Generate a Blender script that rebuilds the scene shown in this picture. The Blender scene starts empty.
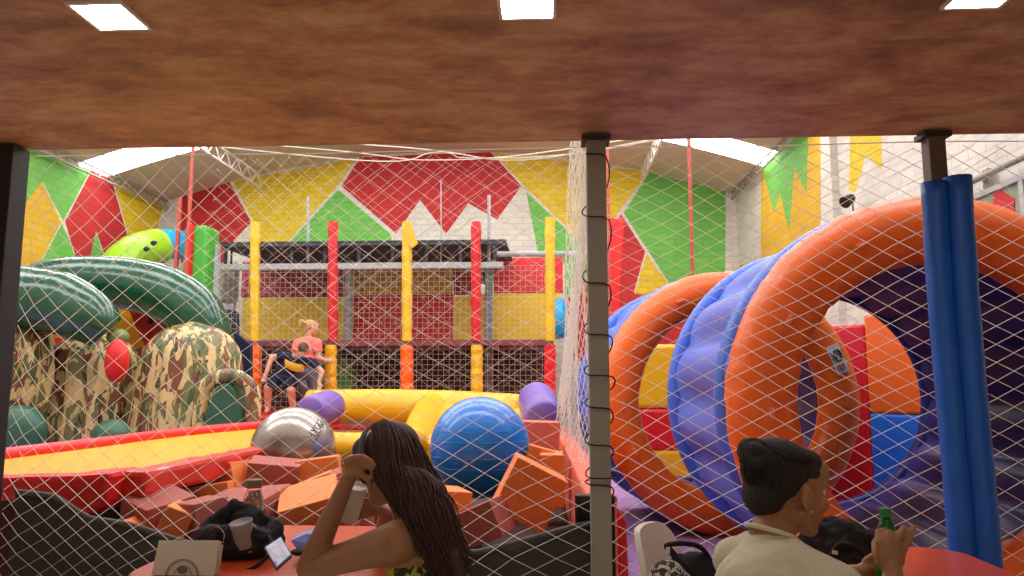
import bpy, bmesh, math, random
from mathutils import Vector, Matrix, Euler, noise
from mathutils.geometry import delaunay_2d_cdt
V = Vector
S = bpy.context.scene
C = S.collection
PI = math.pi
random.seed(7)

# ------------------------------------------------------------------ camera, world, exposure
FPX, PITCH, YAW, CAMZ = 740.0, math.radians(7.05), math.radians(3.0), 1.4
cd = bpy.data.cameras.new('camera')
cam = bpy.data.objects.new('camera', cd)
C.objects.link(cam)
cam.location = (0, 0, CAMZ)
cam.rotation_euler = (PI/2 + PITCH, 0, YAW)
cd.sensor_width = 36
cd.lens = 36*FPX/1024
cd.clip_start = 0.05
S.camera = cam
W = bpy.data.worlds.new('world')
S.world = W
W.use_nodes = True
W.node_tree.nodes['Background'].inputs[0].default_value = (1.0, 0.86, 0.70, 1)
W.node_tree.nodes['Background'].inputs[1].default_value = 0.55
S.view_settings.view_transform = 'Standard'
S.view_settings.look = 'None'
S.view_settings.gamma = 1
S.view_settings.use_curve_mapping = False
S.view_settings.exposure = 0.0
SKYLIGHT = 8.5
PANEL = 40.0
S.cycles.max_bounces = 8
S.cycles.use_denoising = True
S.cycles.sample_clamp_indirect = 6

# ------------------------------------------------------------------ survey helpers: a sight line of the photograph cut by a plane
def _ray(px, py):
    x = (px-512)/FPX; y = (288-py)/FPX
    f = V((-math.sin(YAW)*math.cos(PITCH), math.cos(YAW)*math.cos(PITCH), math.sin(PITCH)))
    r = V((math.cos(YAW), math.sin(YAW), 0))
    u = V((math.sin(YAW)*math.sin(PITCH), -math.cos(YAW)*math.sin(PITCH), math.cos(PITCH)))
    return f + x*r + y*u
O = V((0, 0, CAMZ))
def at(px, py, Y):
    d = _ray(px, py); return O + d*(Y/d.y)
def atz(px, py, z):
    d = _ray(px, py); return O + d*((z-CAMZ)/d.z)
def atx(px, py, x):
    d = _ray(px, py); return O + d*(x/d.x)

# ------------------------------------------------------------------ materials
def lin(c):
    return tuple(((v/255)/12.92 if v/255 <= .04045 else ((v/255+.055)/1.055)**2.4) for v in c) + (1,)
def N(nt, t, **kw):
    n = nt.nodes.new(t)
    for k, v in kw.items(): setattr(n, k, v)
    return n
_mats = {}
def mat(name, rgb, rough=.6, metal=0, noise_amt=.08, nscale=6, bump=0, bscale=40, trans=0, alpha=1, emit=0, coat=0, sheen=0, stretch=None, sss=0):
    if name in _mats: return _mats[name]
    m = bpy.data.materials.new(name); m.use_nodes = True
    nt = m.node_tree; b = nt.nodes['Principled BSDF']
    tc = N(nt, 'ShaderNodeTexCoord'); vec = tc.outputs['Object']
    if stretch:
        mp = N(nt, 'ShaderNodeMapping'); mp.inputs['Scale'].default_value = stretch
        nt.links.new(vec, mp.inputs[0]); vec = mp.outputs[0]
    no = N(nt, 'ShaderNodeTexNoise'); no.inputs['Scale'].default_value = nscale; no.inputs['Detail'].default_value = 5
    nt.links.new(vec, no.inputs['Vector'])
    mx = N(nt, 'ShaderNodeMix', data_type='RGBA')
    c = lin(rgb)
    mx.inputs[6].default_value = tuple(max(0, v*(1-noise_amt*2)) for v in c[:3])+(1,)
    mx.inputs[7].default_value = tuple(min(1, v*(1+noise_amt*2)) for v in c[:3])+(1,)
    nt.links.new(no.outputs[0], mx.inputs[0]); nt.links.new(mx.outputs[2], b.inputs['Base Color'])
    b.inputs['Roughness'].default_value = rough; b.inputs['Metallic'].default_value = metal
    b.inputs['Transmission Weight'].default_value = trans
    b.inputs['Alpha'].default_value = alpha
    b.inputs['Coat Weight'].default_value = coat; b.inputs['Sheen Weight'].default_value = sheen
    if sss:
        b.inputs['Subsurface Weight'].default_value = sss; b.inputs['Subsurface Radius'].default_value = (.01, .004, .002)
    if bump:
        n2 = N(nt, 'ShaderNodeTexNoise'); n2.inputs['Scale'].default_value = bscale; n2.inputs['Detail'].default_value = 4
        nt.links.new(vec, n2.inputs['Vector'])
        bp = N(nt, 'ShaderNodeBump'); bp.inputs['Strength'].default_value = bump; bp.inputs['Distance'].default_value = .02
        nt.links.new(n2.outputs[0], bp.inputs['Height']); nt.links.new(bp.outputs[0], b.inputs['Normal'])
    if emit:
        b.inputs['Emission Color'].default_value = c; b.inputs['Emission Strength'].default_value = emit
    _mats[name] = m
    return m

def brick_paint(name, rgb, axis):
    """paint over brickwork: only the relief of the bricks and faint wear; axis = the wall's horizontal axis"""
    m = bpy.data.materials.new(name); m.use_nodes = True
    nt = m.node_tree; b = nt.nodes['Principled BSDF']; b.inputs['Roughness'].default_value = .75
    tc = N(nt, 'ShaderNodeTexCoord'); sp = N(nt, 'ShaderNodeSeparateXYZ'); cb = N(nt, 'ShaderNodeCombineXYZ')
    nt.links.new(tc.outputs['Object'], sp.inputs[0])
    nt.links.new(sp.outputs[axis], cb.inputs[0]); nt.links.new(sp.outputs['Z'], cb.inputs[1])
    br = N(nt, 'ShaderNodeTexBrick'); nt.links.new(cb.outputs[0], br.inputs['Vector'])
    br.inputs['Scale'].default_value = 1; br.inputs['Brick Width'].default_value = .30; br.inputs['Row Height'].default_value = .13
    br.inputs['Mortar Size'].default_value = .012
    c = lin(rgb)
    br.inputs['Color1'].default_value = c
    br.inputs['Color2'].default_value = tuple(v*.88 for v in c[:3])+(1,)
    br.inputs['Mortar'].default_value = tuple(v*.8 for v in c[:3])+(1,)
    no = N(nt, 'ShaderNodeTexNoise'); no.inputs['Scale'].default_value = 1.6; no.inputs['Detail'].default_value = 6
    nt.links.new(tc.outputs['Object'], no.inputs['Vector'])
    mx = N(nt, 'ShaderNodeMix', data_type='RGBA', blend_type='MULTIPLY'); mx.inputs[0].default_value = .35
    nt.links.new(br.outputs['Color'], mx.inputs[6]); nt.links.new(no.outputs[0], mx.inputs[7])
    nt.links.new(mx.outputs[2], b.inputs['Base Color'])
    bp = N(nt, 'ShaderNodeBump'); bp.inputs['Strength'].default_value = .4; bp.inputs['Distance'].default_value = .02; bp.invert = True
    nt.links.new(br.outputs['Fac'], bp.inputs['Height']); nt.links.new(bp.outputs[0], b.inputs['Normal'])
    return m

def camo():
    m = bpy.data.materials.new('camouflage'); m.use_nodes = True
    nt = m.node_tree; b = nt.nodes['Principled BSDF']; b.inputs['Roughness'].default_value = .4
    tc = N(nt, 'ShaderNodeTexCoord'); mp = N(nt, 'ShaderNodeMapping'); mp.inputs['Scale'].default_value = (3.6, 3.6, 1.25)
    nt.links.new(tc.outputs['Object'], mp.inputs[0])
    base = lin((118, 118, 72)); prev = None
    for k, (rgb, th, sc, off) in enumerate([((128, 78, 54), .505, 1.6, 0), ((222, 196, 134), .52, 2.2, 7.3), ((74, 92, 52), .60, 1.9, 13.1), ((206, 180, 116), .615, 2.9, 31.0), ((58, 44, 34), .665, 2.4, 22.7)]):
        no = N(nt, 'ShaderNodeTexNoise'); no.inputs['Scale'].default_value = sc; no.inputs['Detail'].default_value = 2.5; no.inputs['Distortion'].default_value = .9
        ad = N(nt, 'ShaderNodeVectorMath', operation='ADD'); ad.inputs[1].default_value = (off, off*.7, -off)
        nt.links.new(mp.outputs[0], ad.inputs[0]); nt.links.new(ad.outputs[0], no.inputs['Vector'])
        gt = N(nt, 'ShaderNodeMath', operation='GREATER_THAN'); gt.inputs[1].default_value = th
        nt.links.new(no.outputs[0], gt.inputs[0])
        mx = N(nt, 'ShaderNodeMix', data_type='RGBA'); mx.inputs[7].default_value = lin(rgb)
        if prev: nt.links.new(prev, mx.inputs[6])
        else: mx.inputs[6].default_value = base
        nt.links.new(gt.outputs[0], mx.inputs[0]); prev = mx.outputs[2]
    nt.links.new(prev, b.inputs['Base Color'])
    return m

def print_fabric(name, rgb1, rgb2, th, sc):
    m = bpy.data.materials.new(name); m.use_nodes = True
    nt = m.node_tree; b = nt.nodes['Principled BSDF']; b.inputs['Roughness'].default_value = .85
    tc = N(nt, 'ShaderNodeTexCoord')
    no = N(nt, 'ShaderNodeTexNoise'); no.inputs['Scale'].default_value = sc; no.inputs['Detail'].default_value = 2; no.inputs['Distortion'].default_value = 1.4
    nt.links.new(tc.outputs['Object'], no.inputs['Vector'])
    gt = N(nt, 'ShaderNodeMath', operation='GREATER_THAN'); gt.inputs[1].default_value = th
    nt.links.new(no.outputs[0], gt.inputs[0])
    mx = N(nt, 'ShaderNodeMix', data_type='RGBA'); mx.inputs[6].default_value = lin(rgb1); mx.inputs[7].default_value = lin(rgb2)
    nt.links.new(gt.outputs[0], mx.inputs[0]); nt.links.new(mx.outputs[2], b.inputs['Base Color'])
    return m

def plaster_brown():
    m = bpy.data.materials.new('brown_plaster'); m.use_nodes = True
    nt = m.node_tree; b = nt.nodes['Principled BSDF']; b.inputs['Roughness'].default_value = .55
    tc = N(nt, 'ShaderNodeTexCoord'); mp = N(nt, 'ShaderNodeMapping'); mp.inputs['Scale'].default_value = (.75, 1.3, 1)
    nt.links.new(tc.outputs['Object'], mp.inputs[0])
    n1 = N(nt, 'ShaderNodeTexNoise'); n1.inputs['Scale'].default_value = 4.2; n1.inputs['Detail'].default_value = 12; n1.inputs['Roughness'].default_value = .72; n1.inputs['Distortion'].default_value = .2
    nt.links.new(mp.outputs[0], n1.inputs['Vector'])
    cr = N(nt, 'ShaderNodeValToRGB'); nt.links.new(n1.outputs[0], cr.inputs[0])
    cr.color_ramp.elements[0].position = .34; cr.color_ramp.elements[0].color = lin((136, 98, 66))
    cr.color_ramp.elements[1].position = .66; cr.color_ramp.elements[1].color = lin((216, 186, 134))
    e = cr.color_ramp.elements.new(.5); e.color = lin((190, 143, 99))
    nt.links.new(cr.outputs[0], b.inputs['Base Color'])
    bp = N(nt, 'ShaderNodeBump'); bp.inputs['Strength'].default_value = .35; bp.inputs['Distance'].default_value = .012
    nt.links.new(n1.outputs[0], bp.inputs['Height']); nt.links.new(bp.outputs[0], b.inputs['Normal'])
    return m

def mat_floor():
    m = bpy.data.materials.new('purple_mat_floor'); m.use_nodes = True
    nt = m.node_tree; b = nt.nodes['Principled BSDF']; b.inputs['Roughness'].default_value = .6
    tc = N(nt, 'ShaderNodeTexCoord')
    br = N(nt, 'ShaderNodeTexBrick', offset=0.0); nt.links.new(tc.outputs['Object'], br.inputs['Vector'])
    br.inputs['Scale'].default_value = 1; br.inputs['Brick Width'].default_value = 1.0; br.inputs['Row Height'].default_value = 1.0; br.inputs['Mortar Size'].default_value = .008
    br.inputs['Color1'].default_value = lin((176, 138, 196)); br.inputs['Color2'].default_value = lin((168, 130, 188)); br.inputs['Mortar'].default_value = lin((96, 70, 110))
    nt.links.new(br.outputs[0], b.inputs['Base Color'])
    return m

CEIL = plaster_brown(); FLOORP = mat_floor(); CAMO = camo()
RF, YF, GF, WF, OYF = [{a: brick_paint(f'brick_{n}_{a}', c, a) for a in ('X', 'Y')} for n, c in
    (('red', (214, 46, 48)), ('yellow', (248, 212, 34)), ('green', (122, 206, 84)), ('white', (238, 232, 214)), ('amber', (244, 194, 40)))]
ORANGE = mat('orange_vinyl', (254, 108, 20), .38, noise_amt=.04, bump=.15, bscale=7)
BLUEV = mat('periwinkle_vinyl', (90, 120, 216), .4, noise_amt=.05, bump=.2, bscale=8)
BLUER = mat('blue_rim_vinyl', (74, 118, 222), .35, noise_amt=.04)
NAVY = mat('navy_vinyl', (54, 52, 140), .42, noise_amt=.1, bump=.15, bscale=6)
REDV = mat('red_vinyl', (222, 28, 30), .38, noise_amt=.05, bump=.2, bscale=9)
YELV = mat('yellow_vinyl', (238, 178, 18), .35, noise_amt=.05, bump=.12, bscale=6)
YELP = mat('yellow_panel', (232, 190, 28), .5, noise_amt=.05)
REDP = mat('red_panel', (206, 30, 40), .55, noise_amt=.06)
MARN = mat('maroon_panel', (158, 26, 52), .55, noise_amt=.08)
OLIVE = mat('mustard_panel', (196, 144, 24), .55, noise_amt=.08)
GREENV = mat('dark_green_vinyl', (26, 84, 56), .22, noise_amt=.06, bump=.35, bscale=11, coat=.4)
GREEND = mat('teal_green_vinyl', (50, 100, 76), .4, noise_amt=.08)
GREENP = mat('leaf_green_pad', (70, 170, 52), .5, noise_amt=.05, bump=.1)
LIME = mat('lime_plastic', (156, 206, 34), .35, noise_amt=.04)
CYAN = mat('cyan_plastic', (24, 160, 220), .35, noise_amt=.04)
BLUEB = mat('blue_ball', (8, 126, 228), .3, noise_amt=.03, coat=.4)
SILVER = mat('silver_ball', (160, 154, 148), .28, metal=.75, noise_amt=.03, coat=.4)
PURPLE = mat('purple_vinyl', (122, 94, 180), .4, noise_amt=.06, bump=.15, bscale=8)
FOAMO = mat('orange_foam', (252, 138, 66), .7, noise_amt=.06, bump=.1, bscale=60)
FOAMP = mat('pink_brown_foam', (172, 92, 80), .75, noise_amt=.06, bump=.1, bscale=60)
PADO = mat('salmon_pad', (240, 112, 84), .5, noise_amt=.05)
DARKT = mat('dark_shade_cloth', (62, 58, 56), .9, noise_amt=.2, nscale=14, bump=.4, bscale=9)
BLACK = mat('black_paint', (24, 23, 24), .5, noise_amt=.15)
BLACKF = mat('black_fabric', (20, 19, 22), .85, noise_amt=.2, bump=.5, bscale=30)
BROWNP = mat('dark_brown_paint', (52, 38, 30), .5, noise_amt=.1)
GREYM = mat('grey_painted_steel', (150, 144, 130), .5, noise_amt=.08)
GREYL = mat('light_grey_steel', (166, 170, 170), .5, noise_amt=.05)
TAUPE = mat('taupe_steel', (110, 90, 70), .5, noise_amt=.08)
BPAD = mat('royal_blue_pad', (16, 96, 196), .42, noise_amt=.1, bump=.35, bscale=12)
CORD = mat('black_cord', (18, 18, 20), .7)
NETW = mat('white_net_string', (226, 220, 206), .7, noise_amt=.03)
NETF = mat('cream_net_string', (200, 206, 170), .7, noise_amt=.03)
for _m in (NETW, NETF):
    _nt = _m.node_tree; _o = _nt.nodes['Material Output']; _t = N(_nt, 'ShaderNodeBsdfTranslucent'); _t.inputs[0].default_value = lin((250, 246, 236)); _x = N(_nt, 'ShaderNodeMixShader'); _x.inputs[0].default_value = .7
    _nt.links.new(_nt.nodes['Principled BSDF'].outputs[0], _x.inputs[1]); _nt.links.new(_t.outputs[0], _x.inputs[2]); _nt.links.new(_x.outputs[0], _o.inputs['Surface'])
ROOFM = mat('beige_roof_sheet', (214, 196, 164), .7, noise_amt=.05, stretch=(.3, 6, 1))
TRUSS = mat('white_steel', (228, 222, 210), .5)
REDPO = mat('dusty_red_pole', (190, 84, 70), .55)
SKYL = mat('skylight_sheet', (250, 250, 255), .6, emit=SKYLIGHT, noise_amt=0)
LAMP = mat('lamp_diffuser', (255, 250, 244), .5, emit=PANEL, noise_amt=0)
SKIN = mat('skin_brown', (162, 112, 76), .5, noise_amt=.06, nscale=14, sss=.05)
SKINP = mat('skin_light', (222, 160, 130), .55, noise_amt=.04, sss=.05)
HAIRD = mat('dark_brown_hair', (30, 18, 14), .7, noise_amt=.35, nscale=40, stretch=(3, 3, .4), bump=.4, bscale=60)
HAIRR = mat('auburn_brown_hair', (62, 28, 22), .55, noise_amt=.12, nscale=20)
HAIRB = mat('blond_hair', (206, 160, 100), .55, noise_amt=.2)
HAIRK = mat('brown_hair', (84, 54, 36), .6, noise_amt=.2)
SHIRT = mat('cream_cotton', (206, 198, 168), .9, noise_amt=.04, bump=.3, bscale=14, sheen=.2)
DRESS = print_fabric('fern_print_cotton', (54, 50, 30), (176, 184, 66), .5, 26)
WHITEP = mat('white_plastic', (232, 226, 214), .35, noise_amt=.02)
PAPER = mat('white_card', (214, 208, 190), .8, noise_amt=.03)
CUPM = mat('white_paper_cup', (222, 218, 208), .6, noise_amt=.02)
TABLE = mat('orange_red_tabletop', (216, 84, 50), .3, noise_amt=.1, nscale=9, stretch=(1, 8, 1), coat=.2)
GLASS = mat('clear_glass', (255, 240, 236), .04, trans=1, noise_amt=0)
GGLASS = mat('green_bottle_plastic', (20, 132, 62), .08, trans=.75, noise_amt=0)
GCAP = mat('green_cap', (16, 128, 58), .4)
KHAKI = mat('khaki_cap', (122, 104, 62), .5)
METAL = mat('bright_metal', (210, 210, 212), .25, metal=1)
SCREEN = mat('phone_screen', (50, 44, 50), .05, metal=1, noise_amt=0)
BLUEPK = mat('blue_packet', (34, 44, 150), .3)
GREYCUP = mat('grey_cloth', (150, 150, 146), .8, noise_amt=.05)
NAVYF = mat('navy_fabric', (24, 28, 58), .85, noise_amt=.1)
YELF = mat('yellow_fabric', (226, 168, 28), .85)
PINKF = mat('coral_pink_cotton', (244, 128, 112), .85, noise_amt=.05)
GREYF = mat('grey_leggings', (104, 104, 112), .85)
EYEW = mat('eye_white', (220, 214, 206), .3); EYED = mat('dark_iris', (30, 20, 14), .3)
INK = mat('black_ink', (24, 22, 26), .7)
LABELW = mat('white_label', (214, 206, 200), .6)
GREYINK = mat('grey_ink', (110, 106, 106), .7)
GLASSW = mat('window_glass', (150, 168, 130), .15, noise_amt=.1)
ALU = mat('aluminium_frame', (196, 196, 196), .4, metal=.5)
DKGRN = mat('dark_panel', (40, 40, 46), .7)
TEAL = mat('headband_fabric', (62, 72, 80), .8)
TILE = mat('restaurant_tile', (206, 200, 182), .5, noise_amt=.1)

# ------------------------------------------------------------------ mesh builder
class MB:
    def __init__(s): s.v = []; s.f = []; s.m = []
    def _add(s, vs, fs, mi=0):
        k = len(s.v); s.v += [V(p) for p in vs]; s.f += [tuple(i+k for i in f) for f in fs]; s.m += [mi]*len(fs); return s
    def box(s, c, size, rot=None, mi=0):
        R = rot.to_matrix() if isinstance(rot, Euler) else (rot or Matrix.Identity(3))
        c = V(c); hx, hy, hz = [k/2 for k in size]
        vs = [c + R @ V((x*hx, y*hy, z*hz)) for x in (-1, 1) for y in (-1, 1) for z in (-1, 1)]
        return s._add(vs, [(0, 1, 3, 2), (4, 6, 7, 5), (0, 4, 5, 1), (2, 3, 7, 6), (0, 2, 6, 4), (1, 5, 7, 3)], mi)
    def loft(s, rings, caps=True, mi=0, closed=False):
        n = len(rings[0]); vs = [p for r in rings for p in r]; fs = []
        m = len(rings)
        for i in range(m if closed else m-1):
            a = i*n; b = ((i+1) % m)*n
            for j in range(n):
                j2 = (j+1) % n; fs.append((a+j, a+j2, b+j2, b+j))
        if caps and not closed:
            fs.append(tuple(range(n-1, -1, -1))); fs.append(tuple((m-1)*n+j for j in range(n)))
        return s._add(vs, fs, mi)
    def tube(s, pts, r, n=8, closed=False, caps=True, mi=0):
        pts = [V(p) for p in pts]; m = len(pts)
        rs = r if isinstance(r, (list, tuple)) else [r]*m
        rings = []; up = None
        for i, p in enumerate(pts):
            if closed: t = pts[(i+1) % m]-pts[i-1]
            else: t = pts[min(i+1, m-1)]-pts[max(i-1, 0)]
            t.normalize()
            if up is None: up = t.orthogonal().normalized()
            up = (up - t*up.dot(t))
            if up.length < 1e-5: up = t.orthogonal()
            up.normalize(); w = t.cross(up)
            rings.append([p + (up*math.cos(2*PI*k/n) + w*math.sin(2*PI*k/n))*rs[i] for k in range(n)])
        return s.loft(rings, caps, mi, closed)
    def cyl(s, p0, p1, r0, r1=None, n=20, mi=0): return s.tube([p0, p1], [r0, r0 if r1 is None else r1], n, mi=mi)
    def ell(s, c, r, M=None, nu=20, nv=12, mi=0):
        c = V(c); M = M or Matrix.Identity(3); vs = []
        if not isinstance(r, (tuple, list)): r = (r, r, r)
        vs.append(c + M @ V((0, 0, -r[2])))
        for i in range(1, nv):
            a = -PI/2 + PI*i/nv
            for j in range(nu):
                b = 2*PI*j/nu
                vs.append(c + M @ V((r[0]*math.cos(a)*math.cos(b), r[1]*math.cos(a)*math.sin(b), r[2]*math.sin(a))))
        vs.append(c + M @ V((0, 0, r[2]))); top = len(vs)-1; fs = []
        for j in range(nu):
            j2 = (j+1) % nu
            fs.append((0, 1+j2, 1+j)); fs.append((top, 1+(nv-2)*nu+j, 1+(nv-2)*nu+j2))
            for i in range(nv-2): a = 1+i*nu; fs.append((a+j, a+j2, a+nu+j2, a+nu+j))
        return s._add(vs, fs, mi)
    def cap(s, p0, r0, p1, r1, n=14):
        """tapered limb: closed frustum with round ends"""
        s.tube([p0, p1], [r0, r1], n); s.ell(p0, r0, nu=n, nv=8); s.ell(p1, r1, nu=n, nv=8); return s
    def chain(s, pr, n=14):
        for (a, ra), (b, rb) in zip(pr, pr[1:]): s.cap(a, ra, b, rb, n)
        return s
    def lathe(s, prof, c, n=24, mi=0, M=None, axis='Z'):
        M = M or Matrix.Identity(3); c = V(c)
        rings = [[c + M @ V((r*math.cos(2*PI*k/n), r*math.sin(2*PI*k/n), z)) for k in range(n)] for r, z in prof]
        return s.loft(rings, True, mi)
    def prism(s, poly, d, mi=0):
        """polygon of 3-D points extruded by vector d"""
        n = len(poly); p = [V(q) for q in poly]; d = V(d)
        return s._add(p+[q+d for q in p], [tuple(range(n-1, -1, -1)), tuple(range(n, 2*n))]+[(i, (i+1) % n, n+(i+1) % n, n+i) for i in range(n)], mi)
    def build(s, name, mats, parent=None, smooth=False, bevel=0, remesh=0, sm=0, sub=0, kind=None, label=None):
        base = V((0, 0, 0))
        if parent is None and s.v:
            lo = V([min(p[i] for p in s.v) for i in range(3)]); hi = V([max(p[i] for p in s.v) for i in range(3)])
            if kind != 'structure': base = V(((lo.x+hi.x)/2, (lo.y+hi.y)/2, lo.z))
        me = bpy.data.meshes.new(name)
        me.from_pydata([p-base for p in s.v], [], s.f)
        for m in (mats if isinstance(mats, (list, tuple)) else [mats]): me.materials.append(m)
        for p, mi in zip(me.polygons, s.m): p.material_index = mi; p.use_smooth = smooth
        bm = bmesh.new(); bm.from_mesh(me); bmesh.ops.recalc_face_normals(bm, faces=bm.faces); bm.to_mesh(me); bm.free()
        o = bpy.data.objects.new(name, me); C.objects.link(o); o.location = base
        if parent is not None:
            o.parent = parent
            o.matrix_parent_inverse = world_of(parent).inverted()
        if bevel:
            b = o.modifiers.new('bevel', 'BEVEL'); b.width = bevel; b.segments = 2; b.limit_method = 'ANGLE'
        if remesh:
            r = o.modifiers.new('remesh', 'REMESH'); r.mode = 'VOXEL'; r.voxel_size = remesh; r.use_smooth_shade = True
        if sm:
            q = o.modifiers.new('smooth', 'SMOOTH'); q.factor = .5; q.iterations = sm
        if sub:
            q = o.modifiers.new('sub', 'SUBSURF'); q.levels = sub; q.render_levels = sub
        if kind: o['kind'] = kind
        if label: o['label'] = label
        return o
def crumple(o, strength, size):
    tx = bpy.data.textures.new('crumple', 'CLOUDS'); tx.noise_scale = size; tx.noise_depth = 2
    d = o.modifiers.new('crumple', 'DISPLACE'); d.texture = tx; d.strength = strength; d.mid_level = .5; d.texture_coords = 'LOCAL'
    return o
def world_of(o):
    M = Matrix.LocRotScale(o.location, o.rotation_euler, o.scale)
    if o.parent: M = world_of(o.parent) @ o.matrix_parent_inverse @ M
    return M
def tag(o, label, cat, group=None, kind=None):
    o['label'] = label; o['category'] = cat
    if group: o['group'] = group
    if kind: o['kind'] = kind
    return o
def thing(name, loc, label, cat, group=None):
    o = bpy.data.objects.new(name, None); o.empty_display_size = .1; C.objects.link(o); o.location = loc
    return tag(o, label, cat, group)
def dup(root, dloc, label=None, loc=None):
    r = root.copy(); C.objects.link(r); r.location = V(loc) if loc else root.location + V(dloc)
    if label: r['label'] = label
    for ch in list(root.children):
        c = ch.copy(); C.objects.link(c); c.parent = r
        for g in ch.children:
            d = g.copy(); C.objects.link(d); d.parent = c
    return r
def text_mesh(body, size):
    cu = bpy.data.curves.new('lettering', 'FONT'); cu.body = body; cu.size = size; cu.align_x = 'LEFT'
    o = bpy.data.objects.new('lettering', cu); C.objects.link(o)
    dg = bpy.context.evaluated_depsgraph_get(); dg.update()
    me = bpy.data.meshes.new_from_object(o.evaluated_get(dg))
    vs = [v.co.copy() for v in me.vertices]; fs = [tuple(p.vertices) for p in me.polygons]
    bpy.data.objects.remove(o); bpy.data.curves.remove(cu); bpy.data.meshes.remove(me)
    return vs, fs
def smoothstep(a, b, x):
    t = min(1, max(0, (x-a)/(b-a))); return t*t*(3-2*t)
def bez(pts, n):
    """Catmull-Rom through points"""
    pts = [V(p) for p in pts]; out = []
    P = [pts[0]*2-pts[1]]+pts+[pts[-1]*2-pts[-2]]
    for i in range(1, len(P)-2):
        for k in range(n):
            t = k/n
            out.append(.5*((2*P[i])+(P[i+1]-P[i-1])*t+(2*P[i-1]-5*P[i]+4*P[i+1]-P[i+2])*t*t+(3*P[i]-P[i-1]-3*P[i+1]+P[i+2])*t**3))
    out.append(pts[-1]); return out

# ------------------------------------------------------------------ the shell
BX0, BX1, BY = -8.75, 4.06, 16.0
def roof_z(x): return 5.4 + 1.08*(1-((x-(BX0+BX1)/2)/((BX1-BX0)/2))**2)

def grow(P, d):   # widen a counter-clockwise field by d on every side
    out = []; n = len(P)
    for i in range(n):
        a, b, c = V(P[i-1]), V(P[i]), V(P[(i+1) % n])
        e1, e2 = (b-a).normalized(), (c-b).normalized(); n1, n2 = V((e1.y, -e1.x)), V((e2.y, -e2.x)); m = (n1+n2)
        if m.length < .3: m = n1
        m.normalize(); out.append(tuple(b+m*min(d*2, d/max(.5, m.dot(n1)))))
    return out
def mural(name, outline, polys, mats, to3, thick):
    """one wall: outline polygon and painted fields, both in the wall's own 2-D frame"""
    co = []; faces = []
    ccw = lambda P: P if sum(P[i-1][0]*P[i][1]-P[i][0]*P[i-1][1] for i in range(len(P))) > 0 else P[::-1]
    outline = ccw(list(outline)); polys = [([(a, min(b, (roof_z(a) if name == 'wall_back' else 5.4)-.004)) for a, b in grow(ccw(list(p)), .024)], m) for p, m in polys]
    for poly in [outline]+[p for p, _ in polys]:
        k = len(co); co += [V((a, b)) for a, b in poly]; faces.append(list(range(k, k+len(poly))))
    vs, es, fs, ov, oe, of = delaunay_2d_cdt(co, [], faces, 1, 1e-5)
    mb = MB(); n = len(vs)
    keep = [(f, ids) for f, ids in zip(fs, of) if 0 in ids]
    mb._add([to3(p.x, p.y) for p in vs], [f for f, _ in keep])
    mb.m = [(polys[max(ids)-1][1] if max(ids) > 0 else 0) for _, ids in keep]
    # rear skin and rim give the wall its thickness
    k = len(mb.v); d = V(thick); m = len(outline)
    mb.v += [V(to3(*p)) for p in outline]+[V(to3(*p))+d for p in outline]
    mb.f += [tuple(k+m+i for i in range(m))]+[(k+i, k+(i+1) % m, k+m+(i+1) % m, k+m+i) for i in range(m)]
    mb.m += [0]*(m+1)
    return mb.build(name, mats, kind='structure')
def P2(pts, Y): return [(at(x, y, Y).x, at(x, y, Y).z) for x, y in pts]
top = [(BX0+(BX1-BX0)*i/24, roof_z(BX0+(BX1-BX0)*i/24)) for i in range(25)]
back_polys = [
    ([(182, 190), (229, 180), (250, 222), (233, 240), (222, 262), (182, 262)], 1),
    ([(234, 178), (357, 150), (335, 187), (287, 241), (254, 241), (255, 222)], 2),
    ([(338, 191), (390, 235), (393, 262), (291, 262), (292, 241)], 3),
    ([(361, 150), (490, 145), (520, 186), (497, 218), (468, 202), (446, 232), (420, 198), (396, 232), (343, 186)], 1),
    ([(494, 145), (647, 160), (645, 174), (618, 211), (600, 244), (588, 246), (525, 185)], 2),
    ([(527, 193), (585, 248), (598, 262), (566, 300), (566, 262), (541, 262)], 3),
    ([(621, 216), (644, 252), (633, 291), (640, 360), (575, 360), (568, 300), (602, 262)], 1),
    ([(647, 256), (673, 293), (636, 293)], 2),
    ([(633, 295), (690, 295), (690, 360), (633, 360)], 1),
    ([(650, 165), (724, 175), (724, 300), (677, 293), (649, 250), (625, 213)], 3),
]
def clip_top(poly):   # keep the painted fields under the arched top
    return [(x, min(z, roof_z(x)-.005)) for x, z in poly]
mural('wall_back', [(BX0, 0)]+[(BX1, 0)]+top[::-1], [(clip_top(P2(p, BY)), m) for p, m in back_polys],
      [WF['X'], RF['X'], YF['X'], GF['X']], lambda a, b: V((a, BY, b)), (0, .2, 0))
def PX(pts, X): return [(atx(x, y, X).y, min(5.395, atx(x, y, X).z)) for x, y in pts]
left_polys = [
    ([(26, 148), (89, 171), (63, 219), (43, 180), (24, 206)], 3),
    ([(42, 184), (60, 222), (38, 264), (18, 268), (20, 212)], 4),
    ([(62, 226), (70, 244), (75, 262), (40, 266)], 3),
    ([(92, 172), (111, 180), (129, 244), (108, 262), (96, 229), (88, 262), (78, 262), (66, 222)], 1),
    ([(96, 234), (105, 262), (90, 262)], 3),
    ([(114, 182), (163, 205), (154, 240), (150, 262), (131, 262), (131, 242)], 2),
]
mural('wall_left', [(3.6, 0), (BY, 0), (BY, 5.4), (3.6, 5.4)], [(PX(p, BX0), m) for p, m in left_polys],
      [WF['Y'], RF['Y'], YF['Y'], GF['Y'], OYF['Y']], lambda a, b: V((BX0, a, b)), (-.2, 0, 0))
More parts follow.
